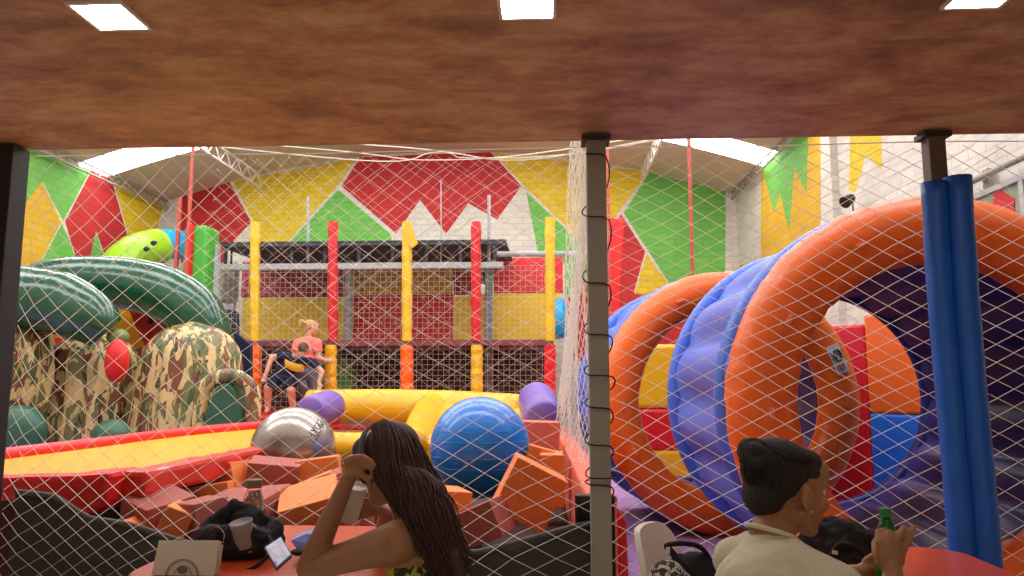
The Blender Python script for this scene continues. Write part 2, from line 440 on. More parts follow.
right_polys = [
    ([(761, 160), (779, 148), (820, 120), (820, 300), (761, 300)], 4),
    ([(763, 166), (780, 150), (808, 128), (806, 190), (794, 165), (789, 229), (780, 190), (774, 211)], 3),
    ([(851, 120), (881, 120), (881, 168), (866, 152), (855, 190), (850, 189)], 2),
    ([(740, 262), (750, 272), (750, 300), (740, 300)], 2),
]
mural('wall_right', [(3.6, 0), (BY, 0), (BY, 5.4), (3.6, 5.4)], [(PX(p, BX1), m) for p, m in right_polys],
      [WF['Y'], RF['Y'], YF['Y'], GF['Y'], OYF['Y']], lambda a, b: V((BX1, a, b)), (.2, 0, 0))
# pilaster of the right wall
MB().box((BX1-.05, 10.55, 2.7), (.1, .35, 5.4)).build('trim_1', WF['Y'], kind='structure')

# roof with transverse skylight strips
strips = [(4.6, 5.5), (7.4, 8.3), (10.2, 11.1), (12.95, 13.86)]  # only the rearmost strip is in view; nearer ones are added to light the hall
def roof_piece(y0, y1, dz=0, th=.06):
    mb = MB(); n = 24; rings = []
    for i in range(n+1):
        x = BX0+(BX1-BX0)*i/n; z = roof_z(x)+dz
        rings.append([V((x, y0, z)), V((x, y1, z)), V((x, y1, z+th)), V((x, y0, z+th))])
    mb.loft(rings); return mb
ys = [3.6]+[v for s in strips for v in s]+[BY+.1]
for a, b in zip(ys[::2], ys[1::2]): roof_piece(a, b).build('ceiling', ROOFM, kind='structure')
for i, (a, b) in enumerate(strips): roof_piece(a, b).build(f'window_{i+2}', SKYL, kind='structure')  # glowing roof strips, the nearer ones added as unseen light sources
# wall above the restaurant opening, facing the hall
mb = MB(); mb.prism([(BX0, 3.45, 2.66), (BX1, 3.45, 2.66)]+[(x, 3.45, z) for x, z in top[::-1]], (0, .15, 0)); mb.build('wall_front', WF['X'], kind='structure')
# restaurant: low brown ceiling slab, floor
mb = MB().box((-.3, -.3, 2.59), (9, 7.4, .14)); mb.build('ceiling', CEIL, kind='structure')
mb = MB().box((-2.35, 9.8, -.05), (13.2, 12.8, .1)); mb.build('floor', FLOORP, kind='structure')
mb = MB().box((-2.35, -.3, -.05), (13.2, 7.4, .1)); mb.build('floor', TILE, kind='structure')
for sx, nm in ((-1, 'wall_left'), (1, 'wall_right')):
    MB().box((-.3+sx*4.45, -.3, 1.25), (.15, 7.3, 2.5)).build(nm, CEIL, kind='structure')

# posts that carry the slab
t = tag(MB().box((-2.60, 3.33, 1.26), (.12, .12, 2.5)).build('steel_post', BLACK, bevel=.006), 'dark brown square post at the left edge of the opening', 'post')
mp = thing('steel_post', (.212, 3.33, 0), 'grey square steel post with black cord wound around it', 'post')
MB().box((.212, 3.33, 1.26), (.088, .088, 2.51)).build('post_shaft', GREYM, mp, bevel=.005)
MB().box((.212, 3.33, 2.495), (.13, .13, .02)).build('top_plate', BROWNP, mp)
pts = []
for turn, z0 in enumerate((2.42, 2.13, 1.83, 1.6, 1.42, 1.28, 1.12, .98, .95)):
    nz = (2.13, 1.83, 1.6, 1.42, 1.28, 1.12, .98, .95, .8)[turn]
    h = .047 + .005*(turn % 3 == 1)
    for q, (cx, cy) in enumerate([(-h, -h), (h, -h*1.02), (h+.004, h), (-h-.006, h)]):
        pts.append(V((.212+cx+random.uniform(-.003, .006), 3.33+cy, z0+(nz-z0)*(.06*q if q < 2 else .45+.35*(q-2)))))
MB().tube(bez(pts, 3), .0034, 6).build('cord', CORD, mp, smooth=True)
rp = thing('steel_post', (1.745, 3.36, 0), 'brown square post above and between two blue foam pads', 'post')
MB().box((1.745, 3.36, 1.26), (.075, .075, 2.51)).build('post_shaft', TAUPE, rp, bevel=.005)
MB().box((1.745, 3.36, 2.5), (.12, .1, .025)).build('top_plate', BROWNP, rp)
def foam_pad(cx, cy, z0, z1, r, label):
    mb = MB(); rings = []
    for k in range(30):
        f = k/29; z = z0+(z1-z0)*f; ring = []
        for j in range(22):
            a = 2*PI*j/22; w = 1+.05*noise.noise(V((cx*9+math.cos(a)*1.2, math.sin(a)*1.2, z*5)))+.02*noise.noise(V((j*.8, 0, z*14)))
            ring.append(V((cx+r*w*math.cos(a)+.006*math.sin(z*3+cx*7), cy+r*w*math.sin(a), z)))
        rings.append(ring)
    mb.loft(rings); o = mb.build('foam_post_pad', BPAD, smooth=False)
    for p in o.data.polygons: p.use_smooth = len(p.vertices) == 4
    return tag(o, label, 'foam pad', 'blue foam pads on the right post')
foam_pad(1.690, 3.27, .5, 2.26, .052, 'narrower blue foam pad on the left side of the brown post')
foam_pad(1.782, 3.26, .5, 2.28, .057, 'wider blue foam pad on the right side of the brown post')

# ceiling lights
def ceil_light(cx, cy, label):
    t = thing('ceiling_light', (cx, cy, 2.52), label, 'ceiling light', 'square panel lights in the brown ceiling')
    mb = MB(); w = .077; f = .011
    for dx, dy, sx, sy in ((0, w+f/2, 2*w+2*f, f), (0, -w-f/2, 2*w+2*f, f), (w+f/2, 0, f, 2*w), (-w-f/2, 0, f, 2*w)):
        mb.box((cx+dx, cy+dy, 2.516), (sx, sy, .012))
    mb.build('frame', WHITEP, t)
    MB().box((cx, cy, 2.517), (2*w, 2*w, .006)).build('diffuser', LAMP, t)
ceil_light(-1.355, 2.1, 'square ceiling light at the far left above the dark post')
ceil_light(-.065, 2.095, 'square ceiling light in the middle above the grey post')
ceil_light(1.27, 2.10, 'square ceiling light at the right above the blue pads')
for k_, yy in enumerate((.1, -1.9)):  # unseen lamp rows, added to brighten the restaurant floor and ceiling
    for x_, w_ in ((-1.355, 'left'), (-.065, 'middle'), (1.27, 'right')):
        ceil_light(x_, yy, f'added unseen ceiling light behind the viewpoint, {w_} of {("its nearer", "the rearmost")[k_]} row')

# roof trusses
def truss(x, y0, y1, label, dz=0, h=.28):
    z = roof_z(x)-.06+dz
    t = thing('roof_truss', (x, y0, z), label, 'truss', 'lattice trusses under the hall roof')
    mb = MB()
    for dzz in (0, -h): mb.tube([(x, y0, z+dzz), (x, y1, z+dzz)], .022, 6)
    m_ = GREYM if h < .2 else TRUSS; mb.build('chord', m_, t)
    mb = MB(); n = int((y1-y0)/.26)
    for i in range(n):
        a = y0+(y1-y0)*i/n; b = y0+(y1-y0)*(i+1)/n; s = i % 2
        mb.tube([(x, a, z-h*s), (x, b, z-h*(1-s))], .011, 5)
    mb.build('lattice', m_, t)
truss(BX0+.12, 3.7, 15.95, 'slim grey lattice truss along the top of the left mural wall', .02, .16)
truss(-6.5, 3.7, 15.95, 'white lattice truss left of the middle, meeting the back wall over the red field')
truss(2.0, 3.7, 15.95, 'white lattice truss right of the middle, over the yellow field')
truss(BX1-.12, 3.7, 15.95, 'slim grey lattice truss along the top of the right wall', .06, .16)

# ------------------------------------------------------------------ things on the right wall
q = [atx(993, 186, 3.98), atx(1014, 199, 3.98), atx(1014, 214, 3.98), atx(993.5, 208, 3.98)]
mb = MB().prism(q, (.04, 0, 0)); tag(mb.build('wall_sign', REDP), 'red sign board on the right wall above the big orange ring', 'sign')
wd = MB().box((3.99, 5.85, 2.82), (.1, 1.15, .8)); 
fr = MB(); X = 3.99
def yz_frame(mb, y0, y1, z0, z1, w, x=X, d=.07):
    mb.box((x, (y0+y1)/2, z1-w/2), (d, y1-y0, w)); mb.box((x, (y0+y1)/2, z0+w/2), (d, y1-y0, w))
    mb.box((x, y0+w/2, (z0+z1)/2), (d, w, z1-z0)); mb.box((x, y1-w/2, (z0+z1)/2), (d, w, z1-z0))
yz_frame(fr, 4.4, 7.95, 2.2, 3.12, .05); fr.box((X, 6.3, 2.66), (.06, .06, .9)); fr.box((X, 5.4, 2.66), (.06, .06, .9))
w1 = fr.build('window_1', ALU, kind='structure')
MB().box((X+.01, 6.17, 2.66), (.02, 3.4, .84)).build('pane', GLASSW, w1)
mb = MB(); mb.tube([(3.9, 4.2, 3.22), (3.9, 8.3, 3.22)], .03, 8)
for y in (4.6, 5.9, 7.2, 8.2): mb.tube([(3.9, y, 3.22), (4.05, y, 3.22)], .015, 6)
tag(mb.build('wall_rail', GREYM, smooth=True), 'grey pipe rail along the right wall above the window', 'rail')
p = atx(988, 180, 4.0); tag(MB().box(p, (.05, .09, .2)).box(p+V((-.03, 0, .02)), (.02, .05, .07)).build('junction_box', GREYM, bevel=.006), 'small grey electrical box on the white wall above the rail', 'electrical box')
p = atx(852, 199, 3.9); t = thing('wall_lamp', p, 'small dark spotlight on a stem below the yellow pennant', 'lamp')
MB().cyl(p+V((0, 0, .02)), p+V((-.12, -.06, -.06)), .05, .08).build('lamp_head', BLACK, t, smooth=False)
MB().tube([p+V((.14, 0, -.4)), p+V((.02, 0, -.38)), p], .014, 6).build('stem', GREYM, t)

# ------------------------------------------------------------------ two-storey play frame at the back
PY = 12.5
pf = thing('play_frame', (at(400, 300, PY).x, PY, 0), 'two-storey play frame with padded posts and coloured panels at the back wall', 'play structure')
def post(px, y0, y1, w, m, Y=PY, bulge=True):
    a = at(px, y0, Y); b = at(px, y1, Y); n = 14
    mb = MB(); rings = []
    for k in range(n+1):
        p = a.lerp(b, k/n); r = w*(1+.09*math.sin(k*2.4+px)) if bulge else w
        rings.append([p+V((r*math.cos(2*PI*j/10), r*math.sin(2*PI*j/10), 0)) for j in range(10)])
    mb.loft(rings); return mb.build('padded_post', m, pf, smooth=False, bevel=0)
ZP = .85
for (px, yt, up, lo, lw) in ((255, 222, YELP, ORANGE, .115), (333, 222, REDP, None, 0), (407, 222, YELP, ORANGE, .11), (476, 222, REDP, YELP, .1), (550, 218, YELP, REDV, .1)):
    post(px, yt, 341, .088, up)
    if lo: post(px if px != 476 else 477, 345, 412, lw, lo)
post(331, 345, 402, .1, YELV, Y=PY-.05)
for px in (215, 616): post(px, 225 if px == 616 else 245, 400, .1, REDP if px == 616 else GREYL)
# red slanted pad on the last post
a = at(617, 218, PY-.15); b = at(611, 330, PY-.15)
MB().loft([[p+V((x*.13, y*.05, 0)) for x, y in ((-1, -1), (1, -1), (1, 1), (-1, 1))] for p in (b, a)]).build('slanted_pad', REDV, pf, bevel=.03)
# yellow flag-like pad top beside the middle post
MB().prism([at(404, 222, PY-.1), at(410, 222, PY-.1), at(418, 243, PY-.1), at(412, 248, PY-.1), at(404, 240, PY-.1)], (0, .05, 0)).build('pad_flap', YELV, pf)
x0, x1 = at(212, 300, PY).x, at(553, 300, PY).x
zd = at(400, 343, PY).z
MB().box(((x0+x1)/2, PY+1.2, zd), (x1-x0, 2.5, .09)).build('upper_deck', mat('deck_edge', (120, 62, 66), .6), pf)
MB().box(((x0+x1)/2, PY+.62, ZP-.1), (x1-x0, 3.76, .2)).build('lower_deck', REDV, pf, bevel=.03)
za, zb = at(350, 267, PY).z, at(350, 243, PY).z
xr = at(503, 250, PY).x
mb = MB(); mb.box(((x0+xr)/2, PY+.05, at(350, 266, PY).z), (xr-x0, .12, .1)); mb.build('top_beam', GREYL, pf)
mb = MB()
for k in range(12):
    mb.box(((x0+xr)/2, PY+.1+k*.2, at(350, 243, PY).z+.03), (xr-x0+.1, .17, .025), None)
mb.box(((x0+xr)/2, PY+.02, at(350, 244, PY).z), (xr-x0+.1, .05, .05))
for k in range(9): mb.box((x0+.15+k*(xr-x0-.3)/8, PY+.12, (za+zb)/2), (.05, .05, zb-za))
mb.build('slatted_roof', mat('dark_slat', (58, 60, 66), .6), pf)
MB().box(((x0+xr)/2, PY+2.3, (za+zb)/2), (xr-x0, .06, .45)).build('roof_backing', DKGRN, pf)
MB().tube([at(497, 254, PY), at(610, 254, PY)], .05, 10).build('top_pipe', GREYL, pf, smooth=True)
YB = PY+2.25
def panel(a, b, c, d, m, Y=YB):
    p = at(a, c, Y); q_ = at(b, d, Y)
    MB().box(((p.x+q_.x)/2, Y, (p.z+q_.z)/2), (q_.x-p.x, .06, p.z-q_.z)).build('back_panel', m, pf, bevel=.012)
panel(243, 344, 262, 297, MARN); panel(243, 344, 298, 340, YELP)
panel(354, 453, 262, 294, OLIVE); panel(354, 453, 295, 340, REDP)
panel(454, 474, 262, 295, MARN); panel(454, 472, 296, 340, YELP); panel(473, 479, 262, 340, REDP, YB-.02)
panel(494, 563, 258, 293, REDP); panel(481, 560, 294, 340, YELP)
for px, a_, b_ in ((349, 252, 341), (489, 252, 392), (230, 262, 392)):
    p = at(px, a_, YB-.2); r = at(px, b_, YB-.2)
    MB().box(((p.x+r.x)/2, YB-.2, (p.z+r.z)/2), (.16, .12, p.z-r.z)).build('rear_post', GREYL if px != 489 else mat('blue_grey_steel', (128, 140, 150), .5), pf, bevel=.01)
mb = MB().box(((x0+x1)/2, YB+.1, (ZP+zd)/2), (x1-x0, .05, zd-ZP)); mb.build('lower_backing', mat('dark_maroon_sheet', (74, 22, 32), .7), pf)
# green padded blocks on the lower deck
for px, a_, b_, w in ((330, 350, 392, .55), (344, 358, 392, .5), (237, 402, 412, .45)):
    p = at(px, a_, 13.6); r = at(px, b_, 13.6)
    MB().loft([[V((p.x+sx*w*k/2, 13.6+sy*.25, z)) for sx, sy in ((-1, -1), (1, -1), (1, 1), (-1, 1))] for z, k in ((ZP, 1), (p.z, .6))]).build('green_pad', GREENP, pf, bevel=.05)
# thin uprights rising over the roof
for px, yt, yb in ((308, 197, 262), (489, 195, 262), (441, 180, 262)): MB().tube([at(px, yt, PY+.3), at(px, yb, PY+.3)], .03 if px != 441 else .012, 6).build('upright_tube', GREYL, pf)
# square mesh on the front
def grid_net(name, m, corner, ex, ez, nx, nz, r, parent=None, sag=0):
    mb = MB(); c = V(corner); ex = V(ex); ez = V(ez)
    for i in range(nx+1):
        mb.tube([c+ex*(i/nx), c+ex*(i/nx)+ez], r, 3, caps=False)
    for j in range(nz+1):
        mb.tube([c+ez*(j/nz), c+ez*(j/nz)+ex], r, 3, caps=False)
    return mb.build(name, m, parent)
zt = za
grid_net('square_netting', NETF, (x0, PY-.02, ZP), (x1-x0, 0, 0), (0, 0, zt-ZP), 64, 28, .0026, pf)

# items behind the left bay
t = thing('hanging_bag', at(231, 300, 13.2), 'pale grey bolster hanging behind netting beside the first yellow post', 'punch bag')
p = at(231, 266, 13.2); r = at(231, 303, 13.2); MB().lathe([(.02, r.z-.02), (.13, r.z), (.155, r.z+.1), (.155, p.z-.1), (.13, p.z), (.02, p.z+.02)], (p.x, 13.2, 0)).build('bag_body', GREYCUP, t, smooth=True)
MB().tube([(p.x, 13.2, p.z), (p.x, 13.2, p.z+.35)], .02, 6).build('strap', BLACK, t)
p = at(229, 310, 13.0); r = at(229, 345, 13.0)
o = MB().lathe([(.1, r.z), (.19, r.z+.05), (.2, (p.z+r.z)/2), (.17, p.z-.05), (.08, p.z)], (p.x, 13.0, 0)).build('dark_sack', mat('slate_fabric', (52, 58, 76), .8), smooth=True)
tag(o, 'dark slate sack on the upper deck under the pale grey bolster', 'sack')
# green climbing tower with red stripe
p = at(200, 226, 12.2); r = at(200, 330, 12.2); t = thing('climbing_tower', (p.x, 12.2, 0), 'green padded tower with a red stripe left of the play frame', 'climbing tower')
w = .2
mb = MB(); mb.box((p.x+.04, 12.35, p.z/2), (w*1.5, .5, p.z)); mb.build('tower_body', GREENP, t, bevel=.07)
MB().box((p.x-.16, 12.3, p.z/2-.02), (.12, .4, p.z-.04)).build('side_fin', mat('olive_green_pad', (96, 140, 60), .55), t, bevel=.03)
MB().box((p.x-.1, 12.07, p.z/2+.02), (.11, .14, p.z)).build('red_stripe_pad', REDV, t, bevel=.04)

# hanging red poles
for px, yt, yb, Y, r_, lb in ((194, 130, 228, 12.0, .04, 'dusty red pole rising from the green tower to the roof'), (688, 120, 286, 11.0, .04, 'dusty red pole standing right of the grey post in front of the green wall field'), (607.5, 150, 330, 11.5, .035, 'dusty red pole just right of the grey cord-wrapped post'), (180, 198, 300, 12.3, .05, 'short dusty red pole left of the green tower')):
    a = at(px, yt, Y); b = at(px, yb, Y); b.z = 0; zt_ = min(a.z, roof_z(a.x)-.02) if px != 180 else a.z
    tag(MB().box((a.x, Y, zt_/2), (r_*1.2, r_*1.2, zt_)).build('support_pole', REDPO, bevel=.005), lb, 'pole')

# tube slide, lime and cyan
ts = thing('tube_slide', at(150, 262, 13.6), 'lime green and cyan plastic tube slide by the left wall', 'tube slide')
path = bez([at(100, 300, 12.8), at(122, 262, 13.2), at(143, 249, 13.6), at(155, 247, 14.0)], 6)
r_ = .33
mb = MB().tube(path, [r_]*len(path), 24)
d = (path[-1]-path[-2]).normalized()
mb.tube([path[-1]-d*.05, path[-1]+d*.06], r_*1.08, 24); mb.tube([path[9]-d*.03, path[9]+d*.05], r_*1.06, 24)
mb.build('lime_segment', LIME, ts, smooth=True)
pc = bez([at(158, 246, 14.02), at(168, 244, 14.3), at(192, 246, 15.2)], 5)
MB().tube(pc, r_*.92, 24).build('cyan_segment', CYAN, ts, smooth=True)
mb = MB(); nrm = V((.25, -.9, .35)).normalized()
for px, py in ((154, 243), (147, 249)):
    c = at(px, py, 13.2); mb.ell(c, (.07, .03, .05))
mb.build('vent_hole', BLACK, ts)
MB().tube([at(125, 262, 13.25), V((at(125, 262, 13.25).x, 13.25, 0))], .06, 10).build('support_leg', GREYM, ts)
# a short cyan tube behind the end of the frame
o = MB().tube([at(559, 302, 13.9), at(557, 318, 13.8), at(558, 336, 13.7)], .16, 16).build('plastic_tube', CYAN, smooth=True); tag(o, 'short cyan plastic tube beside the rightmost yellow padded post', 'tube')

# ------------------------------------------------------------------ jungle inflatable
JY = 8.7
ji = thing('jungle_inflatable', at(130, 440, JY), 'camouflage rock inflatable with dark green arches and a red ball', 'inflatable')
def rock(name, pxc, pyt, pyb, wpx, Y, depth, folds, seed, lean=0, taper=.62, parent=ji, m=CAMO, amp=.12, stack=None):
    c = at(pxc, pyt, Y); hw = wpx/2/FPX*Y; zt = c.z; mb = MB(); n = 48; L = 26; rings = []
    for i in range(L+1):
        f = i/L; z = zt*f
        if stack: prof = .8+.2*abs(math.sin(PI*f*stack+.4)); prof *= math.sqrt(max(0, 1-max(0, (f-.86)/.14)**2))
        else:
            prof = (1-(1-taper)*f)*math.sqrt(max(0.0, 1-max(0, (f-.8)/.2)**2))
        prof = max(prof, .04)
        ring = []
        for j in range(n):
            a = 2*PI*j/n
            k = 1+amp*(abs(math.sin(folds*a/2+seed))-.5)+.05*noise.noise(V((math.cos(a)*2, math.sin(a)*2, z*2+seed)))
            ring.append(V((c.x+lean*f+hw*prof*k*math.cos(a), Y+depth*prof*k*math.sin(a), z)))
        rings.append(ring)
    mb.loft(rings); return mb.build(name, m, parent, smooth=True)
rock('rock_column', 14, 315, 450, 78, 8.2, .5, 12, .3, amp=.14, stack=2)
rock('rock_block', 96, 333, 445, 88, 8.9, .5, 12, 1.1, taper=.94, amp=.2)
rock('rock_dome', 193, 322, 438, 134, 8.9, .65, 16, 2.2, taper=.62, lean=.0, amp=.14)
# archway on the dome: raised camouflage hood over a dark green door
c = at(226, 383, 8.15); zt = c.z
hood = []; 
for k in range(17):
    a = PI*k/16; hood.append(V((c.x-.31*math.cos(a), 8.2, zt-.22+.3*math.sin(a))) if 0 < k < 16 else V((c.x-.36*math.cos(a), 8.12, .3)))
MB().tube(bez([hood[0], hood[1]+V((0, 0, -.2)), *hood[2:15:2], hood[15]+V((0, 0, -.2)), hood[16]], 3), .085, 12).build('hood', CAMO, ji, smooth=True)
door = [V((c.x-.27, 8.12, .3)), V((c.x+.27, 8.12, .3)), V((c.x+.2, 8.12, zt-.3))]+[V((c.x+.15*math.cos(a), 8.12, zt-.2+.2*math.sin(a))) for a in [PI*k/8 for k in range(9)]]+[V((c.x-.2, 8.12, zt-.3))]
MB().prism(door, (0, .3, 0)).build('door_flap', GREEND, ji, bevel=.02)
def inflat_tube(name, pts, rs, m, parent, nstep=8, wr=.03, seed=0):
    path = bez(pts, nstep); n = 28; mb = MB(); L = len(path)
    rr = []
    for i in range(L):
        f = i/(L-1)*(len(rs)-1); k = min(int(f), len(rs)-2); rr.append(rs[k]+(rs[k+1]-rs[k])*(f-k))
    mb.tube(path, rr, n)
    for idx, v in enumerate(mb.v):
        i = min(idx//n, L-1); c = path[i]; d = v-c
        mb.v[idx] = c+d*(1+wr*noise.noise(V((i*.9+seed, (idx % n)*.35, seed))))
    o = mb.build(name, m, parent, smooth=True); return o
Y1, Y2 = 8.1, 9.2
inflat_tube('green_arch', [at(-60, 330, Y1), at(-20, 298, Y1), at(20, 298, Y1), at(58, 303, Y1), at(88, 317, Y1), at(106, 333, Y1+.1)], [.38, .38, .37, .36, .31, .22], GREENV, ji, 8, .025, 1)
inflat_tube('green_arch', [at(20, 300, Y2), at(50, 284, Y2), at(100, 281, Y2), at(155, 290, Y2), at(193, 312, Y2), at(212, 350, Y2+.1)], [.31, .32, .33, .35, .35, .3], GREENV, ji, 8, .025, 5)
p = at(117, 361, 8.0); o = MB().ell(p, (.125, .13, .245)).build('red_balloon', REDV, ji, smooth=True)
MB().ell(at(118, 337, 8.2), (.12, .12, .1)).build('green_knob', mat('moss_vinyl', (110, 124, 66), .45), ji, smooth=True)
for px, py, rx, rz, Y in ((18, 432, .3, .28, 7.6), (112, 438, .2, .2, 7.8)):
    o = MB().ell(at(px, py, Y), (rx, .2, rz)).build('boulder', GREEND, ji, smooth=True)
# holed red board and yellow board between rocks
MB().prism([at(124, 302, 9.7), at(146, 304, 9.7), at(171, 314, 9.7), at(169, 324, 9.7), at(152, 346, 9.7), at(146, 350, 9.7)], (0, .08, 0)).build('red_board', REDV, ji, bevel=.02)
for px, py, r_ in ((151, 321, .042), (145.5, 306.5, .035)): c = at(px, py, 9.69); MB().cyl(c, c+V((0, -.015, 0)), r_).build('hand_hole', BLACK, ji)
MB().prism([at(108, 296, 9.85), at(128, 296, 9.85), at(150, 352, 9.85), at(112, 352, 9.85)], (0, .08, 0)).build('yellow_board', YELV, ji)
MB().prism([at(30, 328, 9.3), at(72, 328, 9.3), at(72, 345, 9.3), at(30, 345, 9.3)], (0, .08, 0)).build('orange_board', mat('amber_vinyl', (214, 140, 40), .5), ji)
MB().prism([at(40, 338, 9.1), at(64, 338, 9.1), at(64, 400, 9.1), at(40, 400, 9.1)], (0, .08, 0)).build('red_board', REDV, ji)
MB().prism([at(126, 351, 9.4), at(150, 345, 9.4), at(150, 380, 9.4), at(126, 400, 9.4)], (0, .1, 0)).build('camo_infill', CAMO, ji)
MB().prism([at(120, 372, 9.2), at(160, 352, 9.2), at(160, 470, 9.2), at(120, 470, 9.2)], (0, .1, 0)).build('green_infill', GREEND, ji)
MB().prism([at(250, 345, 10.2), at(232, 330, 10.2), at(232, 460, 10.2), at(250, 460, 10.2)], (0, .1, 0)).build('slate_infill', NAVYF, ji)
MB().box((at(140, 400, 9).x, 9.3, .06), (3.6, 1.9, .12)).build('base', GREEND, ji, bevel=.03)

# ------------------------------------------------------------------ yellow bed with red edges, in front of the rocks
PZ = .9
yb_ = thing('padded_bed', (-3.0, 5.4, 0), 'yellow inflatable bed with long red edges in front of the camouflage rocks', 'inflatable bed')
fl, fm, frr = atz(-60, 474, PZ), atz(125, 470, PZ), atz(252, 445, PZ)
bl, br_ = atz(-60, 463, PZ), atz(262, 424, PZ)
MB().prism([fl+V((0, .08, -.02)), fm+V((0, .08, -.02)), frr+V((0, .05, -.02)), br_+V((0, 0, -.02)), bl+V((0, 0, -.02))], (0, 0, -.12)).build('yellow_sheet', YELV, yb_, bevel=.02)
inflat_tube('rear_red_edge', [bl, bl.lerp(br_, .33), bl.lerp(br_, .66), br_+V((.6, .9, 0))], [.05, .05, .055, .06], REDV, yb_, 8, .02, 2)
def pad_beam(name, a, b, w, h, m, parent, drop=0):
    a, b = V(a), V(b); d = (b-a).normalized(); s_ = V((d.y, -d.x, 0))
    n = 12; rings = []
    for k in range(n+1):
        p = a.lerp(b, k/n); e = .012*noise.noise(V((k*1.7, a.x, 2)))
        rings.append([p+s_*(w/2)+V((0, 0, e)), p-s_*(w/2)+V((0, 0, e)), p-s_*(w/2)+V((0, 0, -h)), p+s_*(w/2+e*2)+V((0, 0, -h))])
    mb = MB().loft(rings); return mb.build(name, m, parent, bevel=.03)
pad_beam('front_red_edge', fm+V((.06, -.02, .0)), frr+V((.1, 0, 0)), .16, .15, mat('red_orange_pad', (214, 52, 40), .35, bump=.2, bscale=12, coat=.2), yb_)
pad_beam('front_red_edge', fl+V((0, -.03, -.01)), fm+V((-.02, -.03, -.01)), .12, .13, REDV, yb_)
mb = MB(); mb.prism([V((fl.x, fl.y+.15, 0)), V((fm.x, fm.y+.15, 0)), V((frr.x-.1, frr.y+.1, 0)), V((br_.x-.1, br_.y-.1, 0)), V((bl.x, bl.y-.1, 0))], (0, 0, PZ-.15)); mb.build('base', mat('dark_red_skirt', (70, 22, 22), .7), yb_)
rb_ = at(84, 492, 3.95)
mb = MB(); mb.prism([at(60, 476, 3.95), at(110, 472, 3.95), at(106, 507, 3.95), at(88, 515, 3.95), at(66, 513, 3.95), at(57, 500, 3.95)], (.02, .3, 0)); o = mb.build('folded_red_pad', REDV, yb_, bevel=.03)

# ------------------------------------------------------------------ foam pit
fp = thing('foam_pit', (-1.1, 4.6, 0), 'foam pit with a dark sagging cloth front and a salmon padded side wall', 'foam pit')
MB().box((-1.0, 5.5, .22), (2.2, 3.7, .44)).build('pit_mattress', mat('dark_brown_mattress', (58, 30, 26), .8), fp, bevel=.03)
mb = MB(); n = 44; rings = []
def topz(x):
    px = [(-2.6, .86), (-2.38, .84), (-2.22, .74), (-2.0, .71), (-1.8, .65), (-1.6, .6), (-.9, .6), (-.35, .6), (-.12, .66), (.17, .74)]
    for (a, za_), (b, zb_) in zip(px, px[1:]):
        if x <= b: return za_+(zb_-za_)*(x-a)/(b-a)
    return px[-1][1]
for k in range(n+1):
    x = -2.58+2.75*k/n; z = topz(x); b = .02*noise.noise(V((x*3, 0, 1)))
    col = []
    for f in (1, .9, .7, .4, 0): col.append(V((x, 3.52+b*math.sin(f*5)+.015*noise.noise(V((x*4, f*5, 3))), .01+(z-.01)*f)))
    rings.append(col+[p+V((0, .03, 0)) for p in reversed(col)])
mb.loft(rings); mb.build('cloth_front', DARKT, fp, smooth=True)
mb = MB(); mb.tube([V((-2.58+2.75*k/n, 3.53, topz(-2.58+2.75*k/n)+.005)) for k in range(n+1)], .014, 8); mb.build('hem', mat('grey_hem', (84, 80, 76), .8), fp, smooth=True)
# side wall pad and its dark end bracket
rings = []
for y, xc, w in ((3.62, .235, .075), (5.2, .20, .075), (7.2, .15, .075), (9.2, .08, .075)):
    rings.append([V((xc-w, y, .86)), V((xc+w, y, .86)), V((xc+w, y, .02)), V((xc-w, y, .02))])
MB().loft(rings).build('side_wall_pad', PADO, fp, bevel=.02)
rings = []
for y, xc in ((3.7, .325), (5.2, .29), (7.2, .24)):
    rings.append([V((xc-.02, y, .8)), V((xc+.035, y, .72)), V((xc+.05, y, .02)), V((xc-.02, y, .02))])
MB().loft(rings).build('red_skirt_pad', REDV, fp, bevel=.02)
mb = MB(); xa, xb, z1 = .115, .285, .86
for x in (xa, .185, .265, xb): mb.box((x, 3.58, z1/2), (.014, .05, z1))
mb.box(((xa+xb)/2, 3.58, z1-.02), (xb-xa+.014, .07, .05)); mb.box(((xa+xb)/2, 3.61, z1-.17), (xb-xa, .02, .3))
mb.build('end_bracket', BLACK, fp, bevel=.008)

